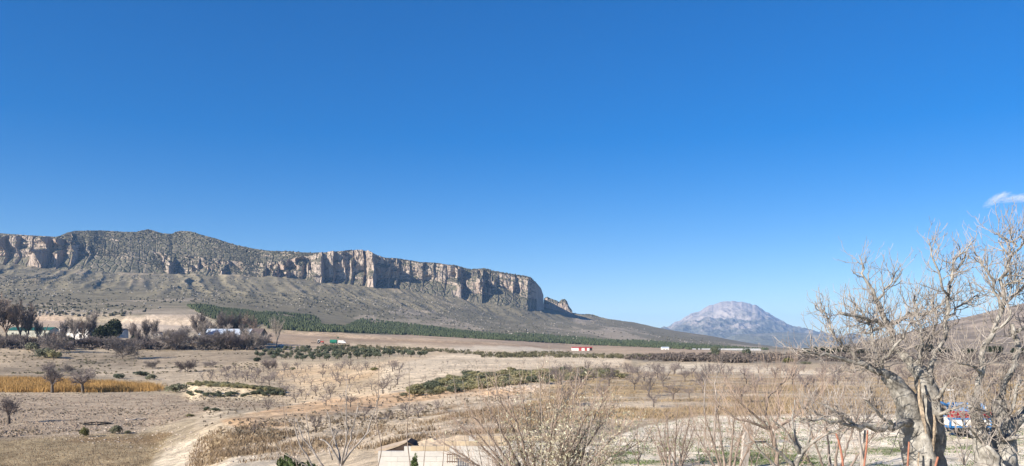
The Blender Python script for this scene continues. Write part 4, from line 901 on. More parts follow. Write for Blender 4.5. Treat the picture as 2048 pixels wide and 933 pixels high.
# hose coils on the field
hose = simple("black_hose", (.022, .022, .022), var=.2)
def coil(px, row, ra, turns, mat, lab, squash=1.0):
    g = ground_at(px, row); o = thing("hose_coil", lab, "hose", (g[0], g[1], 0)); K = 40; ra *= .75
    for k in range(turns):
        pts = []
        for i in range(K + 1):
            a = i / K * 6.283; rr = ra * (1 + .05 * math.sin(3 * a + k)) * (1 - .06 * k)
            x, y = rr * math.cos(a), rr * .9 * math.sin(a); pts.append((x, y, float(gz(g[0] + x, g[1] + y)) + .07 + .05 * k))
        MB().tube(pts, .055, 6, False).build("loop", mat, o, True)
    return o
coil(193, 849, 2.1, 2, hose, "black hose coiled in a ring on the ploughed field")
coil(262, 841, .9, 2, simple("pale_hose", (.40, .34, .28)), "pale hose coil right of the grey-green bush")
coil(280, 840, .8, 2, bark_pale, "second pale hose coil on the field corner")
# almond trees of the orchard rise
OR = [(400, 745), (520, 735), (640, 732), (860, 733), (980, 716), (1240, 716), (1240, 732), (1000, 735), (900, 748), (800, 790), (720, 806), (600, 800), (545, 790), (500, 770), (400, 762)]
cnt = 0
for j in range(46):
    for i in range(60):
        Yq = 118 + j * 6.2 + rng.uniform(-.8, .8); Xq = -95 + i * 4.6 + rng.uniform(-.6, .6) + j * .12
        pq = Xq / Yq * F + 1024; zq = float(gz(Xq, Yq)); rq = HZ + F * (CH - zq) / Yq
        if not bool(inpoly(OR, pq, rq)): continue
        pale_ = pq > 800
        if rng.random() > (.32 if pale_ else .62) or cnt > 165: continue
        cnt += 1
        if pale_: plant(ALS[cnt % 3], X=Xq, Y=Yq, s=rng.uniform(.5, .85), label="tiny bare almond tree on the pale slope %s" % ("left of the scrub mound" if pq < 880 else "behind the left half of the scrub mound" if pq < 1040 else "behind the right half of the scrub mound"), group="small almond trees on the pale slope")
        else: plant(ALS[cnt % 3] if cnt % 3 else ALM[cnt % 5], X=Xq, Y=Yq, s=rng.uniform(.75, 1.25), label="bare almond tree in the %s of the orchard rise, %s" % ("front rows" if rq > 770 else "middle rows" if rq > 748 else "back rows", "left side" if pq < 560 else "centre" if pq < 690 else "right side"), group="almond trees in rows of the middle orchard")
# almond trees of the brown orchard on the right
cnt = 0
for j in range(24):
    for i in range(46):
        Yq = 74 + j * 7.0 + rng.uniform(-1, 1); Xq = 2 + i * 6.2 + rng.uniform(-1, 1) - j * .3
        pq = Xq / Yq * F + 1024; rq = HZ + F * CH / Yq
        if not (1085 + (rq - 740) * .9 < pq < 2090) or rq < 733 or rq > 822 or rng.random() > .74 or cnt > 120: continue
        cnt += 1
        plant(ALM[cnt % 5], X=Xq, Y=Yq, s=rng.uniform(.7, 1.0), label="bare almond tree in the brown grass, %s, %s" % ("near the yard edge" if rq > 785 else "half way back" if rq > 757 else "far back by the hump", "left part" if pq < 1380 else "middle part" if pq < 1700 else "behind the fig trees"), group="almond trees in the brown orchard on the right")
for (i, px, row, hp, lab) in ((0, 509, 868, 34, "dark bare almond leaning on the slope at the lower left"), (1, 632, 866, 42, "bushy bare almond on the orange slope behind the young tree"), (2, 730, 841, 40, "dark bare almond below the orange crest, left of the pair"), (3, 776, 842, 26, "small bare almond between the two dark pairs"),
    (4, 813, 832, 34, "left almond of the pair beside the tall thin shoot"), (0, 837, 836, 42, "right almond of the pair beside the tall thin shoot"), (1, 877, 824, 30, "grey bare almond below the scrub mound"), (2, 1307, 815, 42, "almond with a clear trunk at the far edge of the yard"), (3, 1379, 797, 32, "Y-shaped almond in the brown grass behind the yard"),
    (1, 1130, 812, 44, "dark bare almond behind the leafy shrub"), (0, 990, 800, 30, "bare almond before the pale hump below the mound"), (4, 590, 806, 28, "bare almond at the foot of the orchard rise"), (2, 652, 812, 36, "bare almond on the edge of the orange crest"), (3, 700, 815, 34, "spindly almond on the crest behind the young tree"), (1, 535, 822, 30, "pale twiggy almond on the crest at left")):
    plant(ALM[i], px, row, s=pxh(px, row, hp) / 2.9, label=lab)
WP = [(380, 800), (400, 738), (640, 728), (880, 706), (1250, 714), (1250, 738), (1000, 740), (800, 795), (1060, 775), (1060, 800), (760, 850), (560, 880), (420, 870)]
m_wd = leafmat("dead_weeds", (.27, .22, .155), (.13, .11, .08), scale=.5, objrand=0)
clumps("dead_weeds", "small dead weeds over the pale orchard rise and the slope", WP, 3600, .22, .09, m_wd, NP, 7, 40, 480, h=.6, acc=lambda p: fbm(p[:, 0] / 20, p[:, 1] / 12, 3, 12) + NP.uniform(-.4, .4, len(p)) > -.05)
clumps("field_weeds", "small dead weeds over the valley fields", [(-60, 700), (300, 706), (540, 728), (560, 810), (400, 830), (300, 860), (-60, 880)], 3000, .25, .10, m_wd, NP, 7, 60, 480, h=.5, acc=lambda p: fbm(p[:, 0] / 18, p[:, 1] / 5, 3, 13) + NP.uniform(-.3, .3, len(p)) > .0)
# scrub mound
MDP = [(800, 795), (840, 775), (880, 760), (950, 746), (1000, 742), (1060, 740), (1150, 741), (1210, 743), (1260, 752), (1240, 757), (1180, 760), (1100, 766), (1020, 773), (960, 781), (900, 787), (860, 792)]
MS = sample(MDP, 280, NP, 60, 260)
for k, q in enumerate(MS):
    i = (0, 0, 0, 2, 1)[k % 5]
    plant(SHR[i], X=q[0], Y=q[1], s=rng.uniform(.6, 1.8), sz=rng.uniform(.4, .7), label="rounded olive-green shrub in the dense scrub at the %s of the mound" % ("left tip" if q[0] / q[1] * F + 1024 < 900 else "left middle" if q[0] / q[1] * F + 1024 < 1020 else "right middle" if q[0] / q[1] * F + 1024 < 1140 else "right end"), group="shrubs covering the mound in the middle")
# shrubs on the eroded bank
for k in range(110):
    t_ = (k * .618) % 1; px = 372 + 195 * t_ + rng.uniform(-3, 3); row = 772 + 22 * max(0, t_ - .35) ** 1.0 + rng.uniform(-3, 3) if k % 4 else 796 - rng.uniform(0, 6)
    q = hit(px, row)[0]; o_ = plant(SHR[(1, 0, 0, 2)[k % 4]], X=q[0], Y=q[1] + 1.0, s=rng.uniform(.5, .95), sz=.8, label="low olive-brown shrub %s of the eroded cream bank, %s" % ("on the crest" if k % 4 else "at the foot", "left end" if px < 440 else "middle" if px < 505 else "right end"), group="shrubs along the eroded bank"); o_.name = "low_shrub"
# grass and tufts
tuft_zone = [(380, 935), (400, 862), (560, 845), (640, 845), (900, 815), (1080, 780), (1180, 790), (1080, 860), (900, 872), (760, 895), (560, 920)]
acc1 = lambda p: p[fbm(p[:, 0] / 7, p[:, 1] / 4.5, 4, 33) + NP.uniform(-.25, .25, len(p)) > -.02]
blades("dry_tufts", "brown dry tufts over the near hillside", acc1(sample(tuft_zone, 4200, NP, 25, 135)), 8, .30, .05, m_dry, NP, .4, .22)
bo = [(1010, 850), (1080, 775), (1250, 742), (2060, 742), (2060, 829), (1700, 827), (1400, 830), (1300, 846), (1180, 868)]
acc2 = lambda p: p[fbm(p[:, 0] / 13, p[:, 1] / 3.2, 4, 63) + NP.uniform(-.25, .25, len(p)) > -.1]
blades("brown_grass", "tan dry grass between the almond trees on the right", acc2(sample(bo, 4200, NP, 50, 330)), 7, .30, .05, m_tan, NP, .4, .4)
blades("field_grass", "dry grass on the near field at the lower left", sample([(-60, 940), (-60, 880), (240, 866), (345, 866), (325, 895), (290, 940)], 2600, NP, 25, 110), 5, .18, .04, m_dry, NP, .5, .35)
acc3 = lambda p: p[fbm(p[:, 0] / 2.6, p[:, 1] / 2.2, 4, 71) + NP.uniform(-.15, .15, len(p)) > .04]
blades("green_weeds", "green weeds in patches on the pale yard", acc3(sample([(1160, 945), (1230, 875), (1310, 850), (1400, 836), (1740, 834), (2060, 834), (2060, 945)], 5200, NP, 15, 62)), 9, .11, .05, m_weed, NP, .7, .16)
# stones on the bank, the slope and along the track
def stones(name, label, poly, n, s0, s1, mat, r, ymin=0, ymax=1e9):
    pts = sample(poly, n, r, ymin, ymax); n = len(pts); s = s0 + (s1 - s0) * r.uniform(0, 1, n) ** 3
    b = np.array([(-1, -1, -.6), (1, -1, -.6), (1, 1, -.6), (-1, 1, -.6), (-.7, -.7, .6), (.7, -.7, .7), (.6, .7, .6), (-.7, .6, .7)])
    v = pts[:, None, :] + b[None] * s[:, None, None] * r.uniform(.6, 1.2, (n, 8, 3))
    q = np.array([(0, 3, 2, 1), (4, 5, 6, 7), (0, 1, 5, 4), (1, 2, 6, 5), (2, 3, 7, 6), (3, 0, 4, 7)])
    o = link(name, mesh_np(name, v.reshape(-1, 3), (q[None] + np.arange(n)[:, None, None] * 8).reshape(-1, 4), mat)); kind(o, "stuff"); o["label"] = label
m_peb = simple("field_stone", (.46, .385, .31), var=.35, scale=1.5)
stones("field_stones", "pale stones scattered over the near hillside", tuft_zone + [], 1500, .03, .13, m_peb, NP, 25, 135)
stones("yard_stones", "small stones on the pale yard", [(1160, 945), (1230, 875), (1400, 836), (2060, 834), (2060, 945)], 1500, .02, .07, m_peb, NP, 15, 62)
stones("track_stones", "stones along the ploughed field and the track", [(0, 856), (330, 840), (420, 872), (380, 930), (300, 900), (0, 868)], 500, .05, .16, m_peb, NP, 40, 120)
stones("clods", "clods of the ploughed field", [(-60, 790), (330, 790), (560, 810), (430, 818), (330, 850), (-60, 880)], 3600, .06, .2, simple("clod", (.27, .21, .16), var=.3), NP, 60, 190)
stones("hump_rocks", "pale rubble on the hump below the scrub mound", [(970, 780), (1010, 770), (1060, 768), (1100, 776), (1060, 786)], 150, .08, .32, m_peb, NP, 50, 190)
# ---------------------------------------------------------------- near things: fig trees, shrubs, wall, stakes, tractor and trailer
FL1 = dict(per=11, len=.70, ang=.95, K=6, sides=4, wig=.36, trop=.14, r=.0105, t0=.05, tip=.5, short=.55)
FL2 = dict(per=7.0, len=.40, ang=.85, K=5, sides=4, wig=.36, trop=.26, r=.0075, t0=.1, tip=.5, short=.1)
FL3 = dict(per=5.0, len=.19, ang=.8, K=4, sides=3, wig=.3, trop=.35, r=.006, t0=.3, tip=.5, short=.1)
def limb(raw, Y0, K=None, jit=.0, r=None, ws=1.0):
    """raw: (px, row, depth offset, half-width in px) read off the photograph -> a wavy tapering limb in metres"""
    p = np.array([P(a[0], a[1] + (max(0, 520 - a[1]) * .22 if Y0 < 18 else 0), Y0 + a[2]) for a in raw]); w = np.array([a[3] * ws / F * (Y0 + a[2]) for a in raw])
    d = np.concatenate([[0], np.cumsum(np.linalg.norm(np.diff(p, axis=0), axis=1))]); K = K or max(6, int(d[-1] / .16))
    t_ = np.linspace(0, d[-1], K); q = np.stack([np.interp(t_, d, p[:, i]) for i in range(3)], 1); rr = np.interp(t_, d, w)
    if K > 6:
        s = q.copy(); s[1:-1] = (q[:-2] + 2 * q[1:-1] + q[2:]) / 4; q = s
    if jit and r is not None: q[1:-1] += np.array([rv(r) for _ in range(K - 2)]) * jit
    return [x for x in q], [float(x) for x in rr]
def fig(name, label, Y0, base, trunk_raw, limbs, seed, lump=.2):
    r = random.Random(seed); root = thing(name, label, "tree", base)
    L = lambda pts: [np.array(x) - np.array(base) for x in pts]
    m = MB()
    for i, raw in enumerate(trunk_raw):
        a, b_ = limb(raw, Y0, r=r, jit=.012); m.tube(L(a), b_, 16, True, lump, seed + i)
    m.build("trunk", bark_fig, root, True)
    mt = MB(); tw = Twigs()
    for raw, tws in limbs:
        a, b_ = limb(raw, Y0, r=r, jit=.028, ws=.68); a = L(a)
        lm = MB().tube(a, b_, 9, True, .16, seed).build("limb", bark_fig, root, True)
        if tws: sprout(tw, a, b_, [dict(FL1, per=FL1['per'] * tws), FL2, FL3], r)
    link("twigs", tw.mesh("twigs", bark_twig), root)
    return root
f1_trunk = [
 [(1848, 1170, 0, 52), (1848, 1000, 0, 42), (1842, 930, 0, 33), (1836, 880, 0, 30), (1828, 850, 0, 27), (1816, 815, -.05, 22), (1805, 785, -.1, 17), (1790, 765, -.15, 14), (1772, 751, -.2, 11)],
 [(1852, 1170, .2, 50), (1858, 1000, .15, 38), (1860, 930, .1, 28), (1860, 880, .1, 26), (1862, 845, .1, 24), (1856, 805, .12, 19), (1852, 770, .18, 18), (1842, 745, .25, 16), (1824, 727, .3, 14)],
 [(1846, 1000, -.2, 26), (1852, 930, -.25, 20), (1850, 890, -.22, 17), (1842, 855, -.15, 14), (1836, 825, .0, 12), (1840, 790, .1, 9)]]
f1_limbs = [
 ([(1780, 755, -.2, 12), (1751, 743, -.3, 9), (1735, 733, -.4, 8), (1707, 725, -.6, 6), (1681, 722, -.7, 5), (1660, 712, -.8, 4), (1643, 708, -.9, 3.2), (1621, 708, -1.0, 2.6), (1604, 698, -1.1, 2)], 1.2),
 ([(1760, 747, -.3, 8), (1746, 738, -.5, 7), (1720, 723, -.5, 5.5), (1707, 714, -.5, 5), (1692, 697, -.5, 4), (1675, 682, -.6, 3.4), (1666, 662, -.6, 3), (1662, 640, -.6, 2.4), (1640, 615, -.6, 1.8)], 1.25),
 ([(1755, 745, -.3, 7), (1752, 724, -.2, 6), (1750, 706, 0, 5), (1746, 680, .1, 4.5), (1748, 655, .2, 4), (1728, 636, .3, 3), (1712, 612, .3, 2)], 1.1),
 ([(1765, 748, -.2, 6), (1763, 729, -.4, 5), (1771, 710, -.5, 4), (1789, 693, -.6, 3.5), (1803, 671, -.7, 3), (1820, 645, -.8, 2)], 1.2),
 ([(1830, 732, .3, 14), (1810, 716, .4, 12), (1797, 706, .5, 10.5), (1786, 692, .5, 9), (1782, 676, .5, 9), (1780, 658, .5, 8.5), (1771, 646, .5, 7.5), (1758, 624, .5, 6.5), (1752, 603, .5, 6), (1746, 586, .5, 5), (1737, 564, .5, 3.6), (1730, 540, .5, 2.6), (1722, 522, .5, 1.8)], 1.15),
 ([(1775, 650, .5, 6), (1758, 641, .3, 5.5), (1741, 637, .2, 5), (1716, 631, 0, 4.5), (1694, 630, -.1, 3.8), (1677, 626, -.2, 3)], 1.3),
 ([(1776, 650, .5, 5), (1760, 655, .6, 4.5), (1741, 665, .7, 4), (1722, 664, .8, 3)], 1.1),
 ([(1771, 648, .5, 6), (1799, 641, .6, 6), (1825, 633, .8, 5.5), (1846, 626, .9, 5), (1872, 618, 1.0, 4), (1895, 600, 1.1, 2.6)], 1.3),
 ([(1754, 600, .5, 4), (1768, 588, .5, 3), (1780, 565, .5, 2.4), (1790, 545, .5, 1.6)], 1.0),
 ([(1845, 755, .2, 7), (1840, 712, .1, 5), (1839, 676, .1, 4), (1836, 636, .1, 3), (1828, 590, .2, 2)], 1.1),
 ([(1856, 780, .1, 10), (1858, 745, .1, 8), (1866, 712, .1, 7), (1880, 690, .2, 6.5), (1891, 661, .3, 6), (1895, 635, .3, 5.5), (1897, 603, .3, 5), (1898, 581, .3, 4.5), (1901, 557, .3, 4), (1904, 531, .3, 3.5), (1915, 515, .3, 3), (1927, 494, .3, 2.4), (1944, 482, .3, 1.8), (1952, 466, .3, 1.3)], .85),
 ([(1897, 590, .3, 4), (1887, 585, .1, 3.4), (1878, 545, 0, 2.8), (1861, 503, -.1, 2.2), (1851, 487, -.1, 1.6), (1857, 468, -.1, 1.2)], .7),
 ([(1902, 550, .3, 3.4), (1912, 540, .4, 3), (1922, 528, .4, 2.6), (1932, 505, .4, 2)], .8),
 ([(1895, 635, .3, 4), (1910, 620, .5, 3), (1930, 608, .6, 2.6), (1955, 590, .7, 1.8)], 1.1),
 ([(1850, 700, .1, 4), (1868, 660, .3, 3.4), (1880, 640, .4, 2.6), (1862, 600, .4, 2)], 1.1),
 ([(1818, 846, -.2, 13), (1803, 848, -.4, 12), (1790, 857, -.5, 10), (1774, 860, -.6, 9), (1757, 857, -.7, 7.5), (1737, 857, -.8, 7), (1719, 854, -.9, 6.5), (1707, 850, -1.0, 6)], .25),
 ([(1708, 850, -1.0, 5.5), (1700, 839, -1.1, 5), (1678, 827, -1.2, 4.5), (1657, 811, -1.3, 3.6), (1643, 807, -1.3, 2.6)], 1.0),
 ([(1712, 852, -1.0, 5), (1690, 848, -1.2, 4.5), (1660, 842, -1.4, 3.6), (1620, 839, -1.6, 2.6), (1596, 836, -1.7, 1.8)], 1.1),
 ([(1787, 853, -.5, 5), (1769, 832, -.7, 4), (1748, 820, -.9, 3.4), (1725, 795, -1.0, 2.4)], 1.5),
 ([(1868, 800, 0, 6), (1885, 780, -.2, 5), (1900, 765, -.3, 4), (1922, 757, -.4, 3)], 1.2),
 ([(1870, 835, 0, 6), (1890, 830, -.3, 5), (1910, 818, -.4, 4.5), (1932, 806, -.5, 3.5)], 1.1)]
b1 = (0.5 * (1848 + 1852) - 1024) / F * 17
fig("fig_tree", "gnarled bare fig tree with a split trunk left of the blue trailer", 17.0, (b1, 17.0, 0), f1_trunk, f1_limbs, 31)
# the torn heartwood of the split trunk
m_heart = simple("torn_heartwood", (.33, .265, .195), var=.5, scale=14, bmp=.8, c2=(.11, .09, .07))
hw = MB()
for (raw, sd) in (([(1838, 760, -.15, 4), (1836, 790, -.32, 6), (1842, 820, -.36, 6), (1846, 845, -.42, 5), (1852, 868, -.48, 3)], 3), ([(1868, 830, -.2, 3), (1871, 850, -.28, 5), (1868, 880, -.36, 4), (1864, 933, -.42, 5), (1862, 990, -.45, 3)], 5), ([(1838, 905, -.5, 2), (1836, 930, -.55, 3.5), (1838, 990, -.6, 3)], 8)):
    a, b_ = limb(raw, 17.0); hw.tube([x - np.array((b1, 17.0, 0)) for x in a], np.array(b_) * .55, 9, True, .8, sd)
hw.build("heartwood", m_heart, bpy.data.objects["fig_tree"], False)

f2_trunk = [
 [(1985, 1190, 0, 46), (1975, 1000, 0, 32), (1970, 930, 0, 22), (1968, 895, 0, 19), (1962, 870, -.05, 14), (1955, 845, -.1, 11), (1950, 820, -.1, 10), (1950, 795, -.1, 9)],
 [(1992, 1190, .1, 44), (2000, 1000, .1, 34), (2006, 930, .1, 26), (2008, 890, .15, 22), (2008, 860, .2, 18), (2004, 830, .2, 15), (1998, 800, .2, 12)],
 [(1985, 1000, .3, 30), (1988, 930, .3, 26), (1992, 890, .3, 18), (2014, 862, .3, 14), (2030, 842, .3, 12), (2052, 820, .3, 10)]]
f2_limbs = [
 ([(1950, 800, -.1, 9), (1958, 772, -.1, 8.5), (1963, 743, -.1, 8), (1963, 712, -.1, 8), (1967, 693, -.1, 8), (1979, 678, -.1, 7.5), (1987, 662, -.1, 7), (1994, 641, 0, 6.5), (2004, 622, 0, 6.5), (2002, 606, 0, 6)], .5),
 ([(2004, 618, 0, 7), (2005, 600, 0, 6), (2005, 571, 0, 5), (2006, 545, 0, 4.6), (2019, 524, 0, 4), (2028, 500, 0, 3.4), (2035, 485, 0, 3), (2050, 470, 0, 2.2), (2058, 448, 0, 1.5)], 1.0),
 ([(2001, 615, 0, 5), (1993, 600, 0, 4.4), (1988, 571, -.1, 3.6), (1978, 553, -.2, 3), (1966, 530, -.3, 2.2), (1958, 510, -.3, 1.6)], 1.25),
 ([(2004, 612, 0, 5), (2014, 603, .1, 4.6), (2026, 595, .2, 4.2), (2043, 576, .3, 3.6), (2070, 565, .4, 2.6)], 1.2),
 ([(2005, 575, 0, 4), (2016, 566, -.1, 3.6), (2034, 560, -.2, 3.2), (2060, 548, -.3, 2.4)], 1.2),
 ([(2034, 487, 0, 2.4), (2020, 468, 0, 2), (2000, 460, 0, 1.8), (1992, 450, 0, 1.4)], 1.0),
 ([(2019, 524, 0, 2.6), (2012, 500, 0, 2.2), (2000, 480, .1, 1.6), (1996, 470, .1, 1.2)], .9),
 ([(1998, 800, .2, 10), (2004, 780, .2, 9), (2010, 763, .2, 8.5), (2018, 736, .2, 8), (2029, 717, .2, 7.5), (2037, 703, .2, 7.5), (2039, 678, .2, 8), (2033, 659, .2, 8), (2024, 648, .2, 6)], .35),
 ([(2036, 664, .2, 6), (2052, 650, .3, 5), (2072, 640, .4, 4)], .8),
 ([(2045, 826, .3, 9), (2066, 800, .4, 8), (2085, 760, .5, 7), (2082, 700, .5, 6), (2070, 640, .5, 5), (2064, 590, .5, 3)], 1.2),
 ([(1963, 745, -.1, 5), (1946, 735, -.4, 4), (1930, 725, -.6, 3.5), (1912, 722, -.8, 2.4)], 1.4),
 ([(1985, 668, -.1, 4), (2000, 655, -.3, 3.4), (2014, 640, -.4, 3), (2022, 620, -.5, 2)], 1.1),
 ([(1995, 960, -.5, 10), (1996, 935, -.6, 9), (1990, 915, -.6, 8), (1980, 903, -.6, 7), (1972, 892, -.6, 6)], .5),
 ([(2010, 870, -.1, 7), (2030, 880, -.3, 6), (2055, 868, -.4, 5)], 1.0),
 ([(2006, 880, -.1, 7), (1995, 850, -.4, 5), (1975, 838, -.6, 4), (1960, 815, -.8, 3), (1935, 812, -.9, 2)], 1.3),
 ([(1968, 890, -.1, 4), (1948, 870, -.3, 3.2), (1935, 860, -.4, 2.6), (1925, 838, -.5, 1.8)], 1.2),
 ([(2012, 845, .1, 6), (2022, 815, .0, 5), (2030, 785, -.1, 4), (2044, 760, -.1, 3)], 1.4)]
b2 = (1988 - 1024) / F * 16.0
fig("fig_tree", "grey bare fig tree cut by the right edge of the photo", 16.0, (b2, 16.0, 0), f2_trunk, f2_limbs, 57)

# ---- reddish canes that prop the fig boughs, and grey ones beside them
cane = simple("red_brown_cane", (.33, .145, .095), var=.35, scale=6)
def pole(name, raw, Y0, mat, lab, cat="pole", sides=8):
    a, b_ = limb(raw, Y0, ws=.62 if cat == 'shoot' else .68); base = np.array(a[-1]); base[2] = gz(base[0], base[1]); o = MB().tube([x - base for x in a], b_, sides, True, .12, len(lab)).build(name, mat, None, True, tuple(base))
    return tag(o, lab, cat)
pole("prop_cane", [(1672, 868, 0, 2), (1680, 888, 0, 3), (1687, 933, 0, 3.2), (1692, 1200, 0, 3.6)], 15.6, cane, "curved red-brown cane left of the low fig bough")
pole("prop_cane", [(1735, 861, 0, 2.6), (1733, 900, 0, 2.8), (1727, 940, 0, 3), (1705, 1205, 0, 3.4)], 15.9, cane, "straight red-brown cane propping the low fig bough")
pole("prop_cane", [(1818, 884, 0, 2.6), (1815, 933, 0, 2.8), (1808, 1200, 0, 3.2)], 16.0, cane, "red-brown cane leaning on the left side of the split trunk")
pole("prop_cane", [(1876, 914, 0, 3), (1869, 936, 0, 3.4), (1838, 1190, 0, 3.6)], 15.9, cane, "short red-brown cane leaning on the right side of the split trunk")
pole("grey_prop", [(1730, 861, 0, 3), (1726, 925, 0, 3.4), (1720, 1195, 0, 3.8)], 16.2, bark_pale, "thin grey prop right behind the straight red-brown cane")
# the pale wooden stake that throws a long shadow
g = at(1487, 33.4); st = thing("wooden_stake", "pale squared wooden stake standing crooked in the yard", "post", g)
w_ = simple("weathered_wood", (.42, .38, .34), var=.3, scale=4)
stk = MB().box((0, 0, .85), (.30, .18, 1.9), bev=.03).build("post", w_, st); stk.rotation_euler = (0, R(6), .2)
MB().box((0, 0, 1.84), (.22, .14, .14), bev=.03).build("post_top", w_, st).rotation_euler = (0, R(6), .2)
# ---- two slim trunks with shoots, the pruned tree, shoots and bushes
SH = lambda L, r0: [dict(per=2.2, len=L, ang=.45, K=5, sides=3, wig=.12, trop=.12, r=r0, t0=.35), dict(per=2.2, len=L * .5, ang=.5, K=4, sides=3, wig=.15, trop=.1, r=r0 * .6, t0=.2)]
def shooty(name, label, Y0, raws, levels, mb, mt, seed, sides=6, leaves=0, lm=None, leafz=None, lsize=.07, cat="tree", trunkn=1):
    r = random.Random(seed); base = P(raws[0][0][0], raws[0][0][1], Y0 + raws[0][0][2]); base = np.array((base[0], base[1], float(gz(base[0], base[1]))))
    root = thing(name, label, cat, tuple(base)); tk_ = MB(); tw = Twigs(); ends = []
    for i, raw in enumerate(raws):
        a, b_ = limb(raw, Y0, r=r, jit=.012, ws=.56); a = [x - base for x in a]
        tk_.tube(a, b_, sides, True, .08, i) if i < trunkn else MB().tube(a, b_, sides, True, .08, i).build("limb", mb, root, True)
        sprout(tw, a, b_, levels, r)
    tk_.build("trunk", mb, root, True); link("shoots", tw.mesh("shoots", mt), root)
    if leaves:
        q = []
        for (K, n), L in tw.d.items():
            for pts, _ in L: q += pts[K // 2:]
        q = np.array(q); R_ = np.random.RandomState(seed); m = leafz(q + base) if leafz else np.ones(len(q)); m = m / m.sum()
        k = R_.choice(len(q), leaves, p=m); p = q[k] + R_.normal(0, .05, (leaves, 3))
        a = R_.normal(0, 1, (leaves, 3)); a[:, 2] -= .8; a /= np.linalg.norm(a, axis=1, keepdims=True); b = np.cross(a, R_.normal(0, 1, (leaves, 3))); b /= np.linalg.norm(b, axis=1, keepdims=True)
        s = lsize * R_.uniform(.6, 1.3, (leaves, 1)); v = np.stack([p, p + a * s * .5 + b * s * .2, p + a * s, p + a * s * .5 - b * s * .2], 1).reshape(-1, 3)
        link("leaves", mesh_np("leaves", v, np.arange(len(v)).reshape(-1, 4), lm), root)
    return root
def fan(cx, Y0, items, b_row): return [[(cx, b_row, 0, 9), (cx + (x - cx) * .45, b_row - (b_row - y) * .5, dz * .5, w), (cx + (x - cx) * .75, b_row - (b_row - y) * .78, dz * .8, w * .65), (x, y, dz, w * .35)] for x, y, dz, w in items]
shooty("young_tree", "slim bare trunk left of the two standing in the yard", 40, [[(1408, 896, 0, 3), (1410, 850, 0, 2.8), (1408, 800, 0, 2.4), (1411, 765, 0, 1.4), (1400, 745, 0, .7)]], SH(1.0, .012), bark_twig, twig_grey, 71)
shooty("young_tree", "slim bare trunk right of the two standing in the yard", 40, [[(1426, 899, 0, 4), (1430, 850, 0, 3.8), (1433, 800, 0, 3), (1430, 765, 0, 2), (1440, 735, 0, 1)], [(1432, 830, 0, 2), (1442, 790, .2, 1.6), (1455, 755, .3, 1)]], SH(1.5, .013), bark_twig, twig_grey, 72)
# pruned tree: stubby fork with long shoots
shooty("pruned_tree", "pruned pale tree with a stubby forked trunk left of the props", 19, [
 [(1575, 1110, 0, 13), (1583, 960, 0, 11), (1592, 930, 0, 10), (1602, 908, 0, 11), (1606, 898, 0, 9)],
 [(1600, 908, 0, 8), (1588, 890, -.1, 6), (1574, 870, -.2, 4.5), (1560, 850, -.2, 3), (1540, 838, -.3, 2)], [(1604, 902, 0, 7), (1585, 868, .1, 4), (1583, 840, .2, 3.4), (1590, 800, .2, 2)], [(1606, 905, 0, 8), (1622, 888, -.1, 6), (1645, 872, -.2, 5), (1665, 862, -.3, 3.6), (1700, 852, -.4, 2)],
 [(1590, 935, 0, 7), (1560, 905, -.2, 5), (1540, 890, -.3, 4), (1520, 880, -.4, 3), (1490, 888, -.5, 2)], [(1612, 898, .1, 6), (1618, 872, .3, 4), (1622, 850, .4, 3), (1640, 825, .5, 2)], [(1576, 960, -.2, 8), (1545, 925, -.4, 5), (1520, 905, -.5, 3), (1505, 870, -.6, 2)]],
 [dict(per=6.5, len=1.15, ang=.7, K=6, sides=3, wig=.14, trop=.22, r=.009, t0=.15, tip=.4), dict(per=1.8, len=.5, ang=.6, K=4, sides=3, wig=.16, trop=.14, r=.006, t0=.2)], bark_fig, twig_brown, 73, 9)
shooty("shooting_tree", "bare tree with a fan of long brown shoots in the middle of the yard", 27, [
 [(1560, 1000, 0, 9), (1556, 930, 0, 8), (1548, 880, 0, 7), (1540, 855, 0, 6)], [(1542, 862, 0, 5), (1515, 835, -.2, 4), (1490, 815, -.4, 3), (1470, 790, -.5, 2)], [(1542, 858, 0, 5), (1530, 825, .1, 4), (1535, 795, .2, 3.4), (1570, 762, .3, 3), (1590, 748, .3, 2)],
 [(1545, 856, 0, 5), (1560, 830, .1, 4), (1555, 800, .2, 3), (1562, 775, .3, 2)], [(1540, 860, 0, 5), (1505, 845, -.3, 4), (1470, 838, -.5, 3), (1445, 815, -.6, 2)], [(1548, 858, 0, 5), (1585, 838, .2, 4), (1610, 815, .3, 3), (1640, 790, .3, 2)]],
 [dict(per=9, len=1.8, ang=.55, K=6, sides=3, wig=.1, trop=.22, r=.010, t0=.1, tip=.4), dict(per=1.5, len=.7, ang=.45, K=4, sides=3, wig=.14, trop=.16, r=.006, t0=.2)], bark_brown, twig_brown, 74, 7)
for (cx, Y0_, sc_, lab) in ((1455, 30, .8, "second bare tree with brown shoots, left of the fan in the middle of the yard"), (1665, 32, .85, "third bare tree with brown shoots, just left of the fig boughs"), (1345, 34, .55, "small bare tree with brown shoots beside the leafy bush")):
    shooty("shooting_tree", lab, Y0_, fan(cx, Y0_, [(cx + dx * sc_ * rng.uniform(.7, 1.2), 880 - dy * sc_ * rng.uniform(.8, 1.15), dz * 1.3, 3.2) for dx, dy, dz in ((-110, 40, .3), (-72, 82, -.5), (-28, 118, .6), (25, 115, -.6), (62, 92, .3), (108, 45, -.3))], 992),
     [dict(per=9, len=1.3 * sc_ + .3, ang=.6, K=6, sides=3, wig=.14, trop=.18, r=.008, t0=.42, tip=.4), dict(per=2.2, len=.6, ang=.45, K=4, sides=3, wig=.14, trop=.16, r=.006, t0=.2)], bark_brown, twig_brown, 740 + cx, 7)
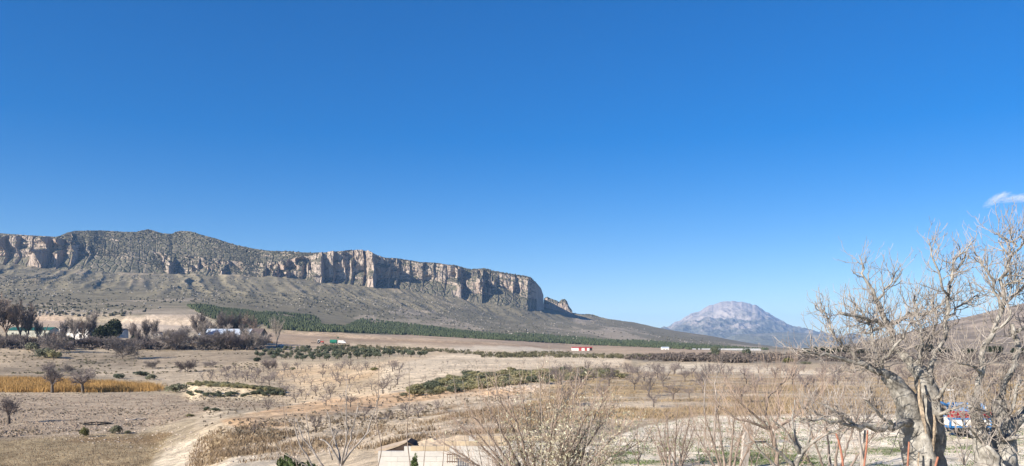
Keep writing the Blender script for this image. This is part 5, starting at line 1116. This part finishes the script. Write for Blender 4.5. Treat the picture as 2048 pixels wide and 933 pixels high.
shooty("twiggy_bush", "grey tangled bush behind the low fig bough", 24, [[(1725, 1000, 0, 6), (1722, 900, 0, 5), (1716, 850, 0, 4)]] + [[(1720, 865, 0, 3), (1720 + dx * .5, 830, dz * .5, 2.2), (1720 + dx, 795 - abs(dx) * -.2, dz, 1.4)] for dx, dz in ((-55, .3), (-30, -.4), (-10, .5), (15, -.3), (38, .4), (55, -.2), (-70, 0))],
 [dict(per=8, len=.9, ang=.7, K=5, sides=3, wig=.22, trop=.12, r=.009, t0=.1), dict(per=4, len=.4, ang=.7, K=4, sides=3, wig=.25, trop=.08, r=.006, t0=.1)], bark_twig, twig_grey, 75, 5, cat="shrub")
shooty("twiggy_bush", "grey tangled bush under the boughs of the right-hand fig", 21, [[(1935, 1080, 0, 5), (1932, 960, 0, 4), (1925, 900, 0, 3)]] + [[(1928, 930, 0, 2.6), (1928 + dx * .5, 890, dz * .5, 2), (1928 + dx, 850, dz, 1.2)] for dx, dz in ((-40, .3), (-18, -.4), (10, .5), (32, -.3))],
 [dict(per=4, len=.5, ang=.8, K=5, sides=3, wig=.35, trop=.05, r=.008, t0=.1), dict(per=4, len=.25, ang=.7, K=4, sides=3, wig=.3, trop=.08, r=.006, t0=.1)], bark_twig, bark_twig, 76, 5, cat="shrub")
# tall sprouting bush with pale leaves before the wall
dl = lambda q: np.clip((q[:, 0] / q[:, 1] * F + 1024 - 990) / 60, .02, 1.0) * np.clip((3.9 - q[:, 2]) / 1.2, .05, 1)
shooty("leafy_bush", "sprawling bush with pale leaves in front of the concrete wall", 23, fan(1085, 23, ((880, 880, -.3, 4.5), (905, 835, .3, 4.5), (935, 815, -.5, 4.5), (945, 858, -.2, 5), (968, 800, .2, 5), (985, 760, .4, 4.5), (1015, 790, -.4, 4.5), (1040, 770, .5, 4), (1080, 750, .6, 4), (1110, 800, -.6, 4), (1125, 770, .4, 4), (1160, 760, .3, 4), (1190, 800, -.3, 4), (1225, 820, .2, 4), (1255, 850, -.4, 3.6), (1285, 880, .3, 3.6), (1245, 895, -.5, 3.6), (1215, 790, .5, 4), (1140, 850, -.7, 4), (905, 905, -.5, 4.5)), 1035),
 [dict(per=11, len=.95, ang=.6, K=6, sides=3, wig=.16, trop=.13, r=.0065, t0=.22, tip=.4), dict(per=6.5, len=.42, ang=.65, K=4, sides=3, wig=.2, trop=.08, r=.0055, t0=.15)], bark_brown, twig_brown, 77, 7, 5200, leaf_pale, dl, .095, "shrub")
sh_levels = [dict(per=.5, len=.5, ang=.35, K=4, sides=3, wig=.1, trop=.15, r=.005, t0=.4)]
for k, (x0, x1, top) in enumerate(((975, 955, 752), (1000, 990, 735), (985, 968, 712), (1015, 1020, 720), (1100, 1098, 690), (1085, 1075, 700), (1120, 1128, 712), (1140, 1160, 705), (1165, 1175, 728), (1060, 1063, 738), (1180, 1196, 742), (1210, 1222, 770), (950, 925, 760), (925, 905, 740), (1045, 1038, 715))):
    tag(pole("tall_shoot", [(x1, top, 0, .55), (x1 * .6 + x0 * .4, top + 60, 0, .8), (x0, 860, 0, 1.1), (x0 + (1060 - x0) * .3, 1030, 0, 1.5)], 22 + (k % 5) * .5, bark_pale, "tall thin pale shoot standing up out of the leafy bush", "shoot", 4), "tall thin pale shoot standing up out of the leafy bush", "shoot", "tall shoots rising from the leafy bush")
for (raw, Y0, lab) in (([(818, 726, 0, .7), (819, 800, 0, 1.1), (813, 870, 0, 1.4), (822, 945, 0, 1.7), (826, 1035, 0, 2)], 24, "tallest thin shoot in front of the left end of the wall"), ([(758, 712, 0, .7), (757, 790, 0, 1.3), (752, 840, 0, 1.5), (764, 900, 0, 1.6), (752, 950, 0, 1.8), (745, 1020, 0, 2)], 25, "long forked shoot rising left of the wall"),
    ([(565, 795, 0, .6), (570, 850, 0, 1), (580, 885, 0, 1.2), (600, 950, 0, 1.6), (610, 1020, 0, 1.8)], 25, "thin leaning shoot left of the young tree"), ([(858, 850, 0, .7), (852, 880, 0, 1), (846, 945, 0, 1.3), (842, 1030, 0, 1.6)], 25, "short thin shoot in front of the wall"), ([(890, 860, 0, .8), (888, 900, 0, 1.1), (884, 945, 0, 1.3), (880, 1030, 0, 1.6)], 25, "thin shoot left of the rusty rack")):
    pole("tall_shoot", raw, Y0, bark_brown, lab, "shoot", 4)
# young bare tree at the bottom
YL = [dict(per=2.6, len=.7, ang=.55, K=5, sides=3, wig=.2, trop=.14, r=.009, t0=.2), dict(per=2.6, len=.34, ang=.6, K=4, sides=3, wig=.22, trop=.1, r=.006, t0=.2)]
shooty("young_tree", "young grey bare tree fanning out at the bottom of the photo", 22, [[(684, 1060, 0, 7), (683, 960, 0, 6), (682, 928, 0, 5)]] + [
 [(682, 932, 0, 4.5), (668, 905, 0, 3.6), (650, 880, 0, 3), (638, 878, 0, 2)], [(682, 930, 0, 4), (672, 890, .2, 3), (664, 860, .3, 2.4), (654, 825, .3, 1.4)], [(683, 930, 0, 4), (692, 890, -.2, 3), (694, 850, -.3, 2.6), (692, 800, -.3, 1.6), (696, 770, -.3, 1)], [(684, 930, 0, 4.5), (700, 905, .1, 3.6), (722, 885, .2, 3), (735, 863, .3, 2.6), (748, 825, .3, 1.8), (758, 790, .3, 1)],
 [(684, 928, 0, 4), (697, 895, .3, 3), (706, 855, .4, 2.2), (716, 815, .4, 1.3)], [(640, 960, -.2, 4), (618, 920, -.3, 3.4), (600, 895, -.4, 2.8), (590, 860, -.4, 2), (588, 835, -.4, 1)], [(655, 960, .1, 4), (630, 905, .1, 3), (606, 880, .1, 2.4), (592, 838, .1, 1.4)], [(660, 950, .2, 3.4), (622, 900, .3, 2.6), (617, 868, .4, 1.8), (612, 830, .4, 1)],
 [(640, 950, -.4, 3), (610, 930, -.5, 2.4), (580, 915, -.6, 1.8), (562, 905, -.6, 1)], [(665, 920, .2, 3), (655, 900, .3, 2.4), (664, 880, .4, 1.8), (680, 860, .4, 1)]], YL, bark_twig, bark_twig, 78, 6)
for k, (px, row, lab) in enumerate(((1398, 960, "bare sapling in the yard below the slim trunks"), (1440, 965, "brown sapling left of the wooden stake"), (1360, 950, "bare sapling at the lower edge of the yard"), (1330, 930, "thin sapling right of the leafy bush"), (1275, 930, "low sapling beside the leafy bush"), (1500, 960, "brown sapling right below the wooden stake"))):
    Y0 = 24 + k; shooty("sapling", lab, Y0, [[(px, row + 40, 0, 3), (px + 4, row - 20, 0, 2.4), (px - 2, row - 60, 0, 1.6), (px + 6, row - 105, 0, .8)], [(px + 3, row - 10, 0, 2), (px + 18, row - 50, .2, 1.4), (px + 34, row - 85, .2, .7)], [(px + 2, row - 5, 0, 2), (px - 18, row - 40, -.2, 1.4), (px - 42, row - 72, -.2, .7)]],
     [dict(per=3.6, len=.6, ang=.6, K=5, sides=3, wig=.2, trop=.12, r=.008, t0=.2), dict(per=3, len=.3, ang=.6, K=4, sides=3, wig=.2, trop=.1, r=.006, t0=.2)], bark_brown, twig_brown, 90 + k, 5, cat="sapling")
# evergreen shrubs at the bottom
leaf_green = leafmat("fresh_green_leaves", (.10, .135, .05), (.045, .06, .025), scale=3)
NS = leafy("green_shrub", "green shrub", "shrub", 700, (.62, .6, .62), 1500, .07, leaf_green, tr=.03, lumps=9)
for (px, row, wp, hp, Y, lab) in ((575, 985, 80, 72, 29, "dark green shrub at the bottom left of the young tree"), (535, 985, 60, 50, 29.5, "lower green shrub at the bottom edge, left of the taller one"), (620, 975, 60, 50, 30, "green shrub behind the young bare tree")):
    s = wp / F * Y / 1.25; plant(NS, px, Y=Y, s=s, sz=hp / F * Y / 1.0 / s * 1.6, label=lab)
cn = leafy("young_cypress", "small pointed green conifer in front of the concrete wall", "conifer", 705, (.20, .2, .62), 900, .05, leaf_green, tr=.03, lumps=14, lift=.7, asp=2.2)
c_ = at(829, 29.5); cn.location = (c_[0], c_[1], c_[2] - .55); cn.scale = (1.0, 1.0, 1.15)

# ---- concrete block wall with a sandy top course, sand heap, earth mound, rack
blk_g = simple("pale_concrete_block", (.50, .48, .445), var=.13, scale=2.2, bmp=.03, objrand=.03, obj=False); blk_t = simple("sandy_block", (.46, .375, .265), var=.2, scale=2.2, bmp=.03, objrand=.06, obj=False)
WY = 31.0; wx0, wx1 = (757 - 1024) / F * WY, (1128 - 1024) / F * WY; bw, bh = .5, .2
wall = thing("block_wall", "pale concrete block wall with a stepped sandy top course", "wall", (wx0, WY, -.4))
nblk = int((wx1 - wx0) / bw)
top_of = lambda px: 905 if px < 797 else 897 if px < 826 else 888 if px < 890 else 880 if px < 945 else 868
bm_g = MB().box((0, 0, 0), (bw - .005, .2, bh - .005), bev=.004).mesh("block", blk_g); bm_t = MB().box((0, 0, 0), (bw - .012, .2, bh - .012), bev=.012).mesh("block", blk_t)
core = MB()
for i in range(nblk):
    x = (i + .5) * bw; px = (wx0 + x) / WY * F + 1024; zt = CH - (top_of(px) - HZ) / F * WY + .4
    nc_ = int(round(zt / bh)); core.box((x, .0, nc_ * bh / 2 - .01), (bw, .17, nc_ * bh - .02))
    for c_ in range(max(0, nc_ - 6), nc_):
        sandy = (c_ == nc_ - 1 and px > 800) or (c_ == nc_ - 2 and 940 < px < 1010)
        link("block", bm_t if sandy else bm_g, wall, (x + (bw / 2 if c_ % 2 else 0), rng.uniform(-.002, .002), (c_ + .5) * bh))
core.build("mortar", blk_g, wall)
def heap(name, lab, px, row, Y, w, d, h, mat, seed, cat):
    x = np.linspace(-1, 1, 40); X_, Y_ = np.meshgrid(x, x, indexing='ij'); r_ = np.sqrt(X_ ** 2 + Y_ ** 2)
    Z_ = h * np.clip(1 - r_, -.15, 1) ** 1.0 * (1 + .35 * fbm(X_ * 2.2 + seed, Y_ * 2.2, 4, seed)) + .06 * fbm(X_ * 8, Y_ * 8, 3, seed)
    v = np.stack([X_ * w / 2, Y_ * d / 2, np.where(r_ > 1, -.4, Z_)], -1).reshape(-1, 3)
    o = link(name, mesh_np(name, v, grid_faces(40, 40), mat, True)); g_ = P(px, row, Y); o.location = (g_[0], Y, g_[2]); return tag(o, lab, cat)
m_sand = simple("ochre_sand", (.49, .395, .28), var=.2, scale=2, bmp=.3)
heap("sand_heap", "ochre sand heap behind the wall, right of the dark earth mound", 862, 889, 33.2, 1.9, 1.6, .22, m_sand, 3, "heap")
heap("sand_heap", "larger ochre sand heap behind the middle of the wall", 925, 884, 33.6, 2.6, 2.0, .30, m_sand, 8, "heap")
lt = thing("earth_mound", "small earth mound with a shaded face painted dark above the wall", "mound", tuple(P(800, 906, 31.9)))
rusty = simple("mound_shaded_side", (.07, .048, .038), var=.4, scale=3); earth = simple("earth_cover", (.44, .35, .26), var=.25, scale=4, bmp=.3)  # dark gable and right slope: mound's shaded side, shade painted into the colour
MB().prism([(-.75, 0), (.95, 0), (.42, .27), (.22, .36), (-.12, .2)], 0, 1.3, 'y').build("gable", rusty, lt)
sl1 = MB().prism([(-1.0, -.05), (-.14, .21), (.22, .38), (.26, .43), (-.15, .29), (-1.05, .05)], .12, 1.5, 'y').build("mound_slope", earth, lt); MB().prism([(.24, .38), (.44, .29), (1.0, -.04), (1.04, .0), (.47, .33), (.27, .42)], .1, 1.5, 'y').build("mound_slope", rusty, lt)
rk = thing("rusty_rack", "small rusty rack of upright bars leaning on the wall", "rack", tuple(P(904, 926, 30.6)))
rust = simple("rust", (.20, .13, .09), var=.3)
for k in range(5): MB().box((-.17 + k * .09, 0, .17), (.025, .03, .36)).build("bar", rust, rk)
for z_ in (.04, .31): MB().box((0, .035, z_), (.42, .02, .03)).build("rail", rust, rk)
# crumpled black and white plastic in the bush
def crumple(name, lab, px, row, Y, mats, seed):
    r_ = np.random.RandomState(seed); root = thing(name, lab, "rubbish", tuple(P(px, row, Y)))
    for k, mm in enumerate(mats):
        u = np.linspace(-1, 1, 9); X_, Z_ = np.meshgrid(u, u, indexing='ij')
        v = np.stack([X_ * .22 + k * .18 - .2 + r_.normal(0, .03, X_.shape), r_.normal(0, .09, X_.shape), Z_ * .13 + .1 + r_.normal(0, .03, X_.shape)], -1).reshape(-1, 3)
        link("sheet", mesh_np("sheet", v, grid_faces(9, 9), mm), root)
crumple("plastic_rubbish", "crumpled white and black plastic under the leafy bush", 1148, 915, 27.0, [rubber, white, rubber], 4)

# ---- blue trailer with its red load, and the blue tractor behind it
blue = simple("blue_paint", (.035, .15, .36), var=.25, scale=3, rough=.5); blue_l = simple("faded_blue_paint", (.13, .25, .45), var=.25, scale=3, rough=.5)
g = at(1940, 44.0); trl = thing("farm_trailer", "blue farm trailer with a white side panel", "trailer", (g[0], g[1], g[2]), R(-6))
MB().box((0, 0, .62), (3.0, 1.7, .12), bev=.02).build("bed", blue, trl)
for y in (-.84, .84): MB().box((0, y, .86), (2.9, .04, .34)).build("side_panel", white, trl)
for x in (-1.47, 1.47): MB().box((x, 0, .86), (.04, 1.6, .34)).build("end_panel", white, trl)
for y in (-.88, .88):
    MB().box((0, y, 1.07), (3.06, .06, .08)).build("rail", blue, trl)
    for k in range(5): MB().box((-1.4 + k * .7, y, .84), (.09, .05, .5)).build("stake", blue, trl)
for x in (-.2,):
    for y in (-.66, .66): wheel(trl, x, y, .36, .22)
MB().tube([(-1.5, 0, .55), (-2.2, 0, .48), (-2.6, 0, .45)], .05, 8).build("drawbar", blue, trl)
red = simple("red_crate", (.30, .04, .045), var=.3, scale=3, rough=.5)
for k, (x, y, rz, lab) in enumerate(((-.85, -.3, .2, "left red crate on the blue trailer"), (-.1, -.4, -.15, "middle red crate on the blue trailer"), (.65, -.25, .1, "right red crate on the blue trailer"), (-.4, .4, .3, "red crate at the back of the trailer load"))):
    w0 = trl.matrix_basis @ Vector((x, y, .68)); cr = thing("red_crate", lab, "crate", (g[0] + (x * math.cos(R(-6)) - y * math.sin(R(-6))), g[1] + (x * math.sin(R(-6)) + y * math.cos(R(-6))), g[2] + .68), rz)
    MB().box((0, 0, .03), (.62, .5, .06)).build("base", red, cr)
    for s in (-1, 1):
        for j in range(4):
            MB().box((0, s * .25, .12 + j * .17), (.62, .03, .13)).build("slat", red, cr); MB().box((s * .30, 0, .12 + j * .17), (.03, .46, .13)).build("slat", red, cr)
g = at(1893, 47.5); tc_ = thing("tractor", "blue open tractor with a white canopy behind the trailer", "tractor", (g[0], g[1], g[2]), R(-8))
MB().box((1.05, 0, 1.35), (1.9, .62, .62), bev=.1).build("hood", blue_l, tc_); MB().box((.3, 0, .85), (3.0, .5, .5), bev=.05).build("chassis", steel, tc_)
MB().box((2.03, 0, 1.3), (.08, .55, .55)).build("grille", white, tc_)
for y in (-.62, .62): MB().tube([(-1.35, y, 1.0), (-1.2, y, 1.55), (-.6, y, 1.7), (-.05, y, 1.45)], .09, 8).build("fender", blue, tc_, True)
st_ = MB().box((-.6, 0, 1.25), (.5, .5, .12), bev=.03).build("seat", rubber, tc_); MB().box((-.85, 0, 1.55), (.1, .5, .5), bev=.03).build("backrest", rubber, tc_)
for x in (-1.1, .0):
    for y in (-.55, .55): MB().box((x, y, 1.75), (.05, .05, 1.3)).build("canopy_post", steel, tc_)
MB().box((-.55, 0, 2.42), (1.5, 1.3, .09), bev=.03).build("canopy", white, tc_)
MB().cyl((.55, .18, 1.85), .045, .7, 8).build("exhaust", rubber, tc_)
for y in (-.72, .72):
    wheel(tc_, -.7, y, .72, .42); wheel(tc_, 1.5, y, .42, .28)
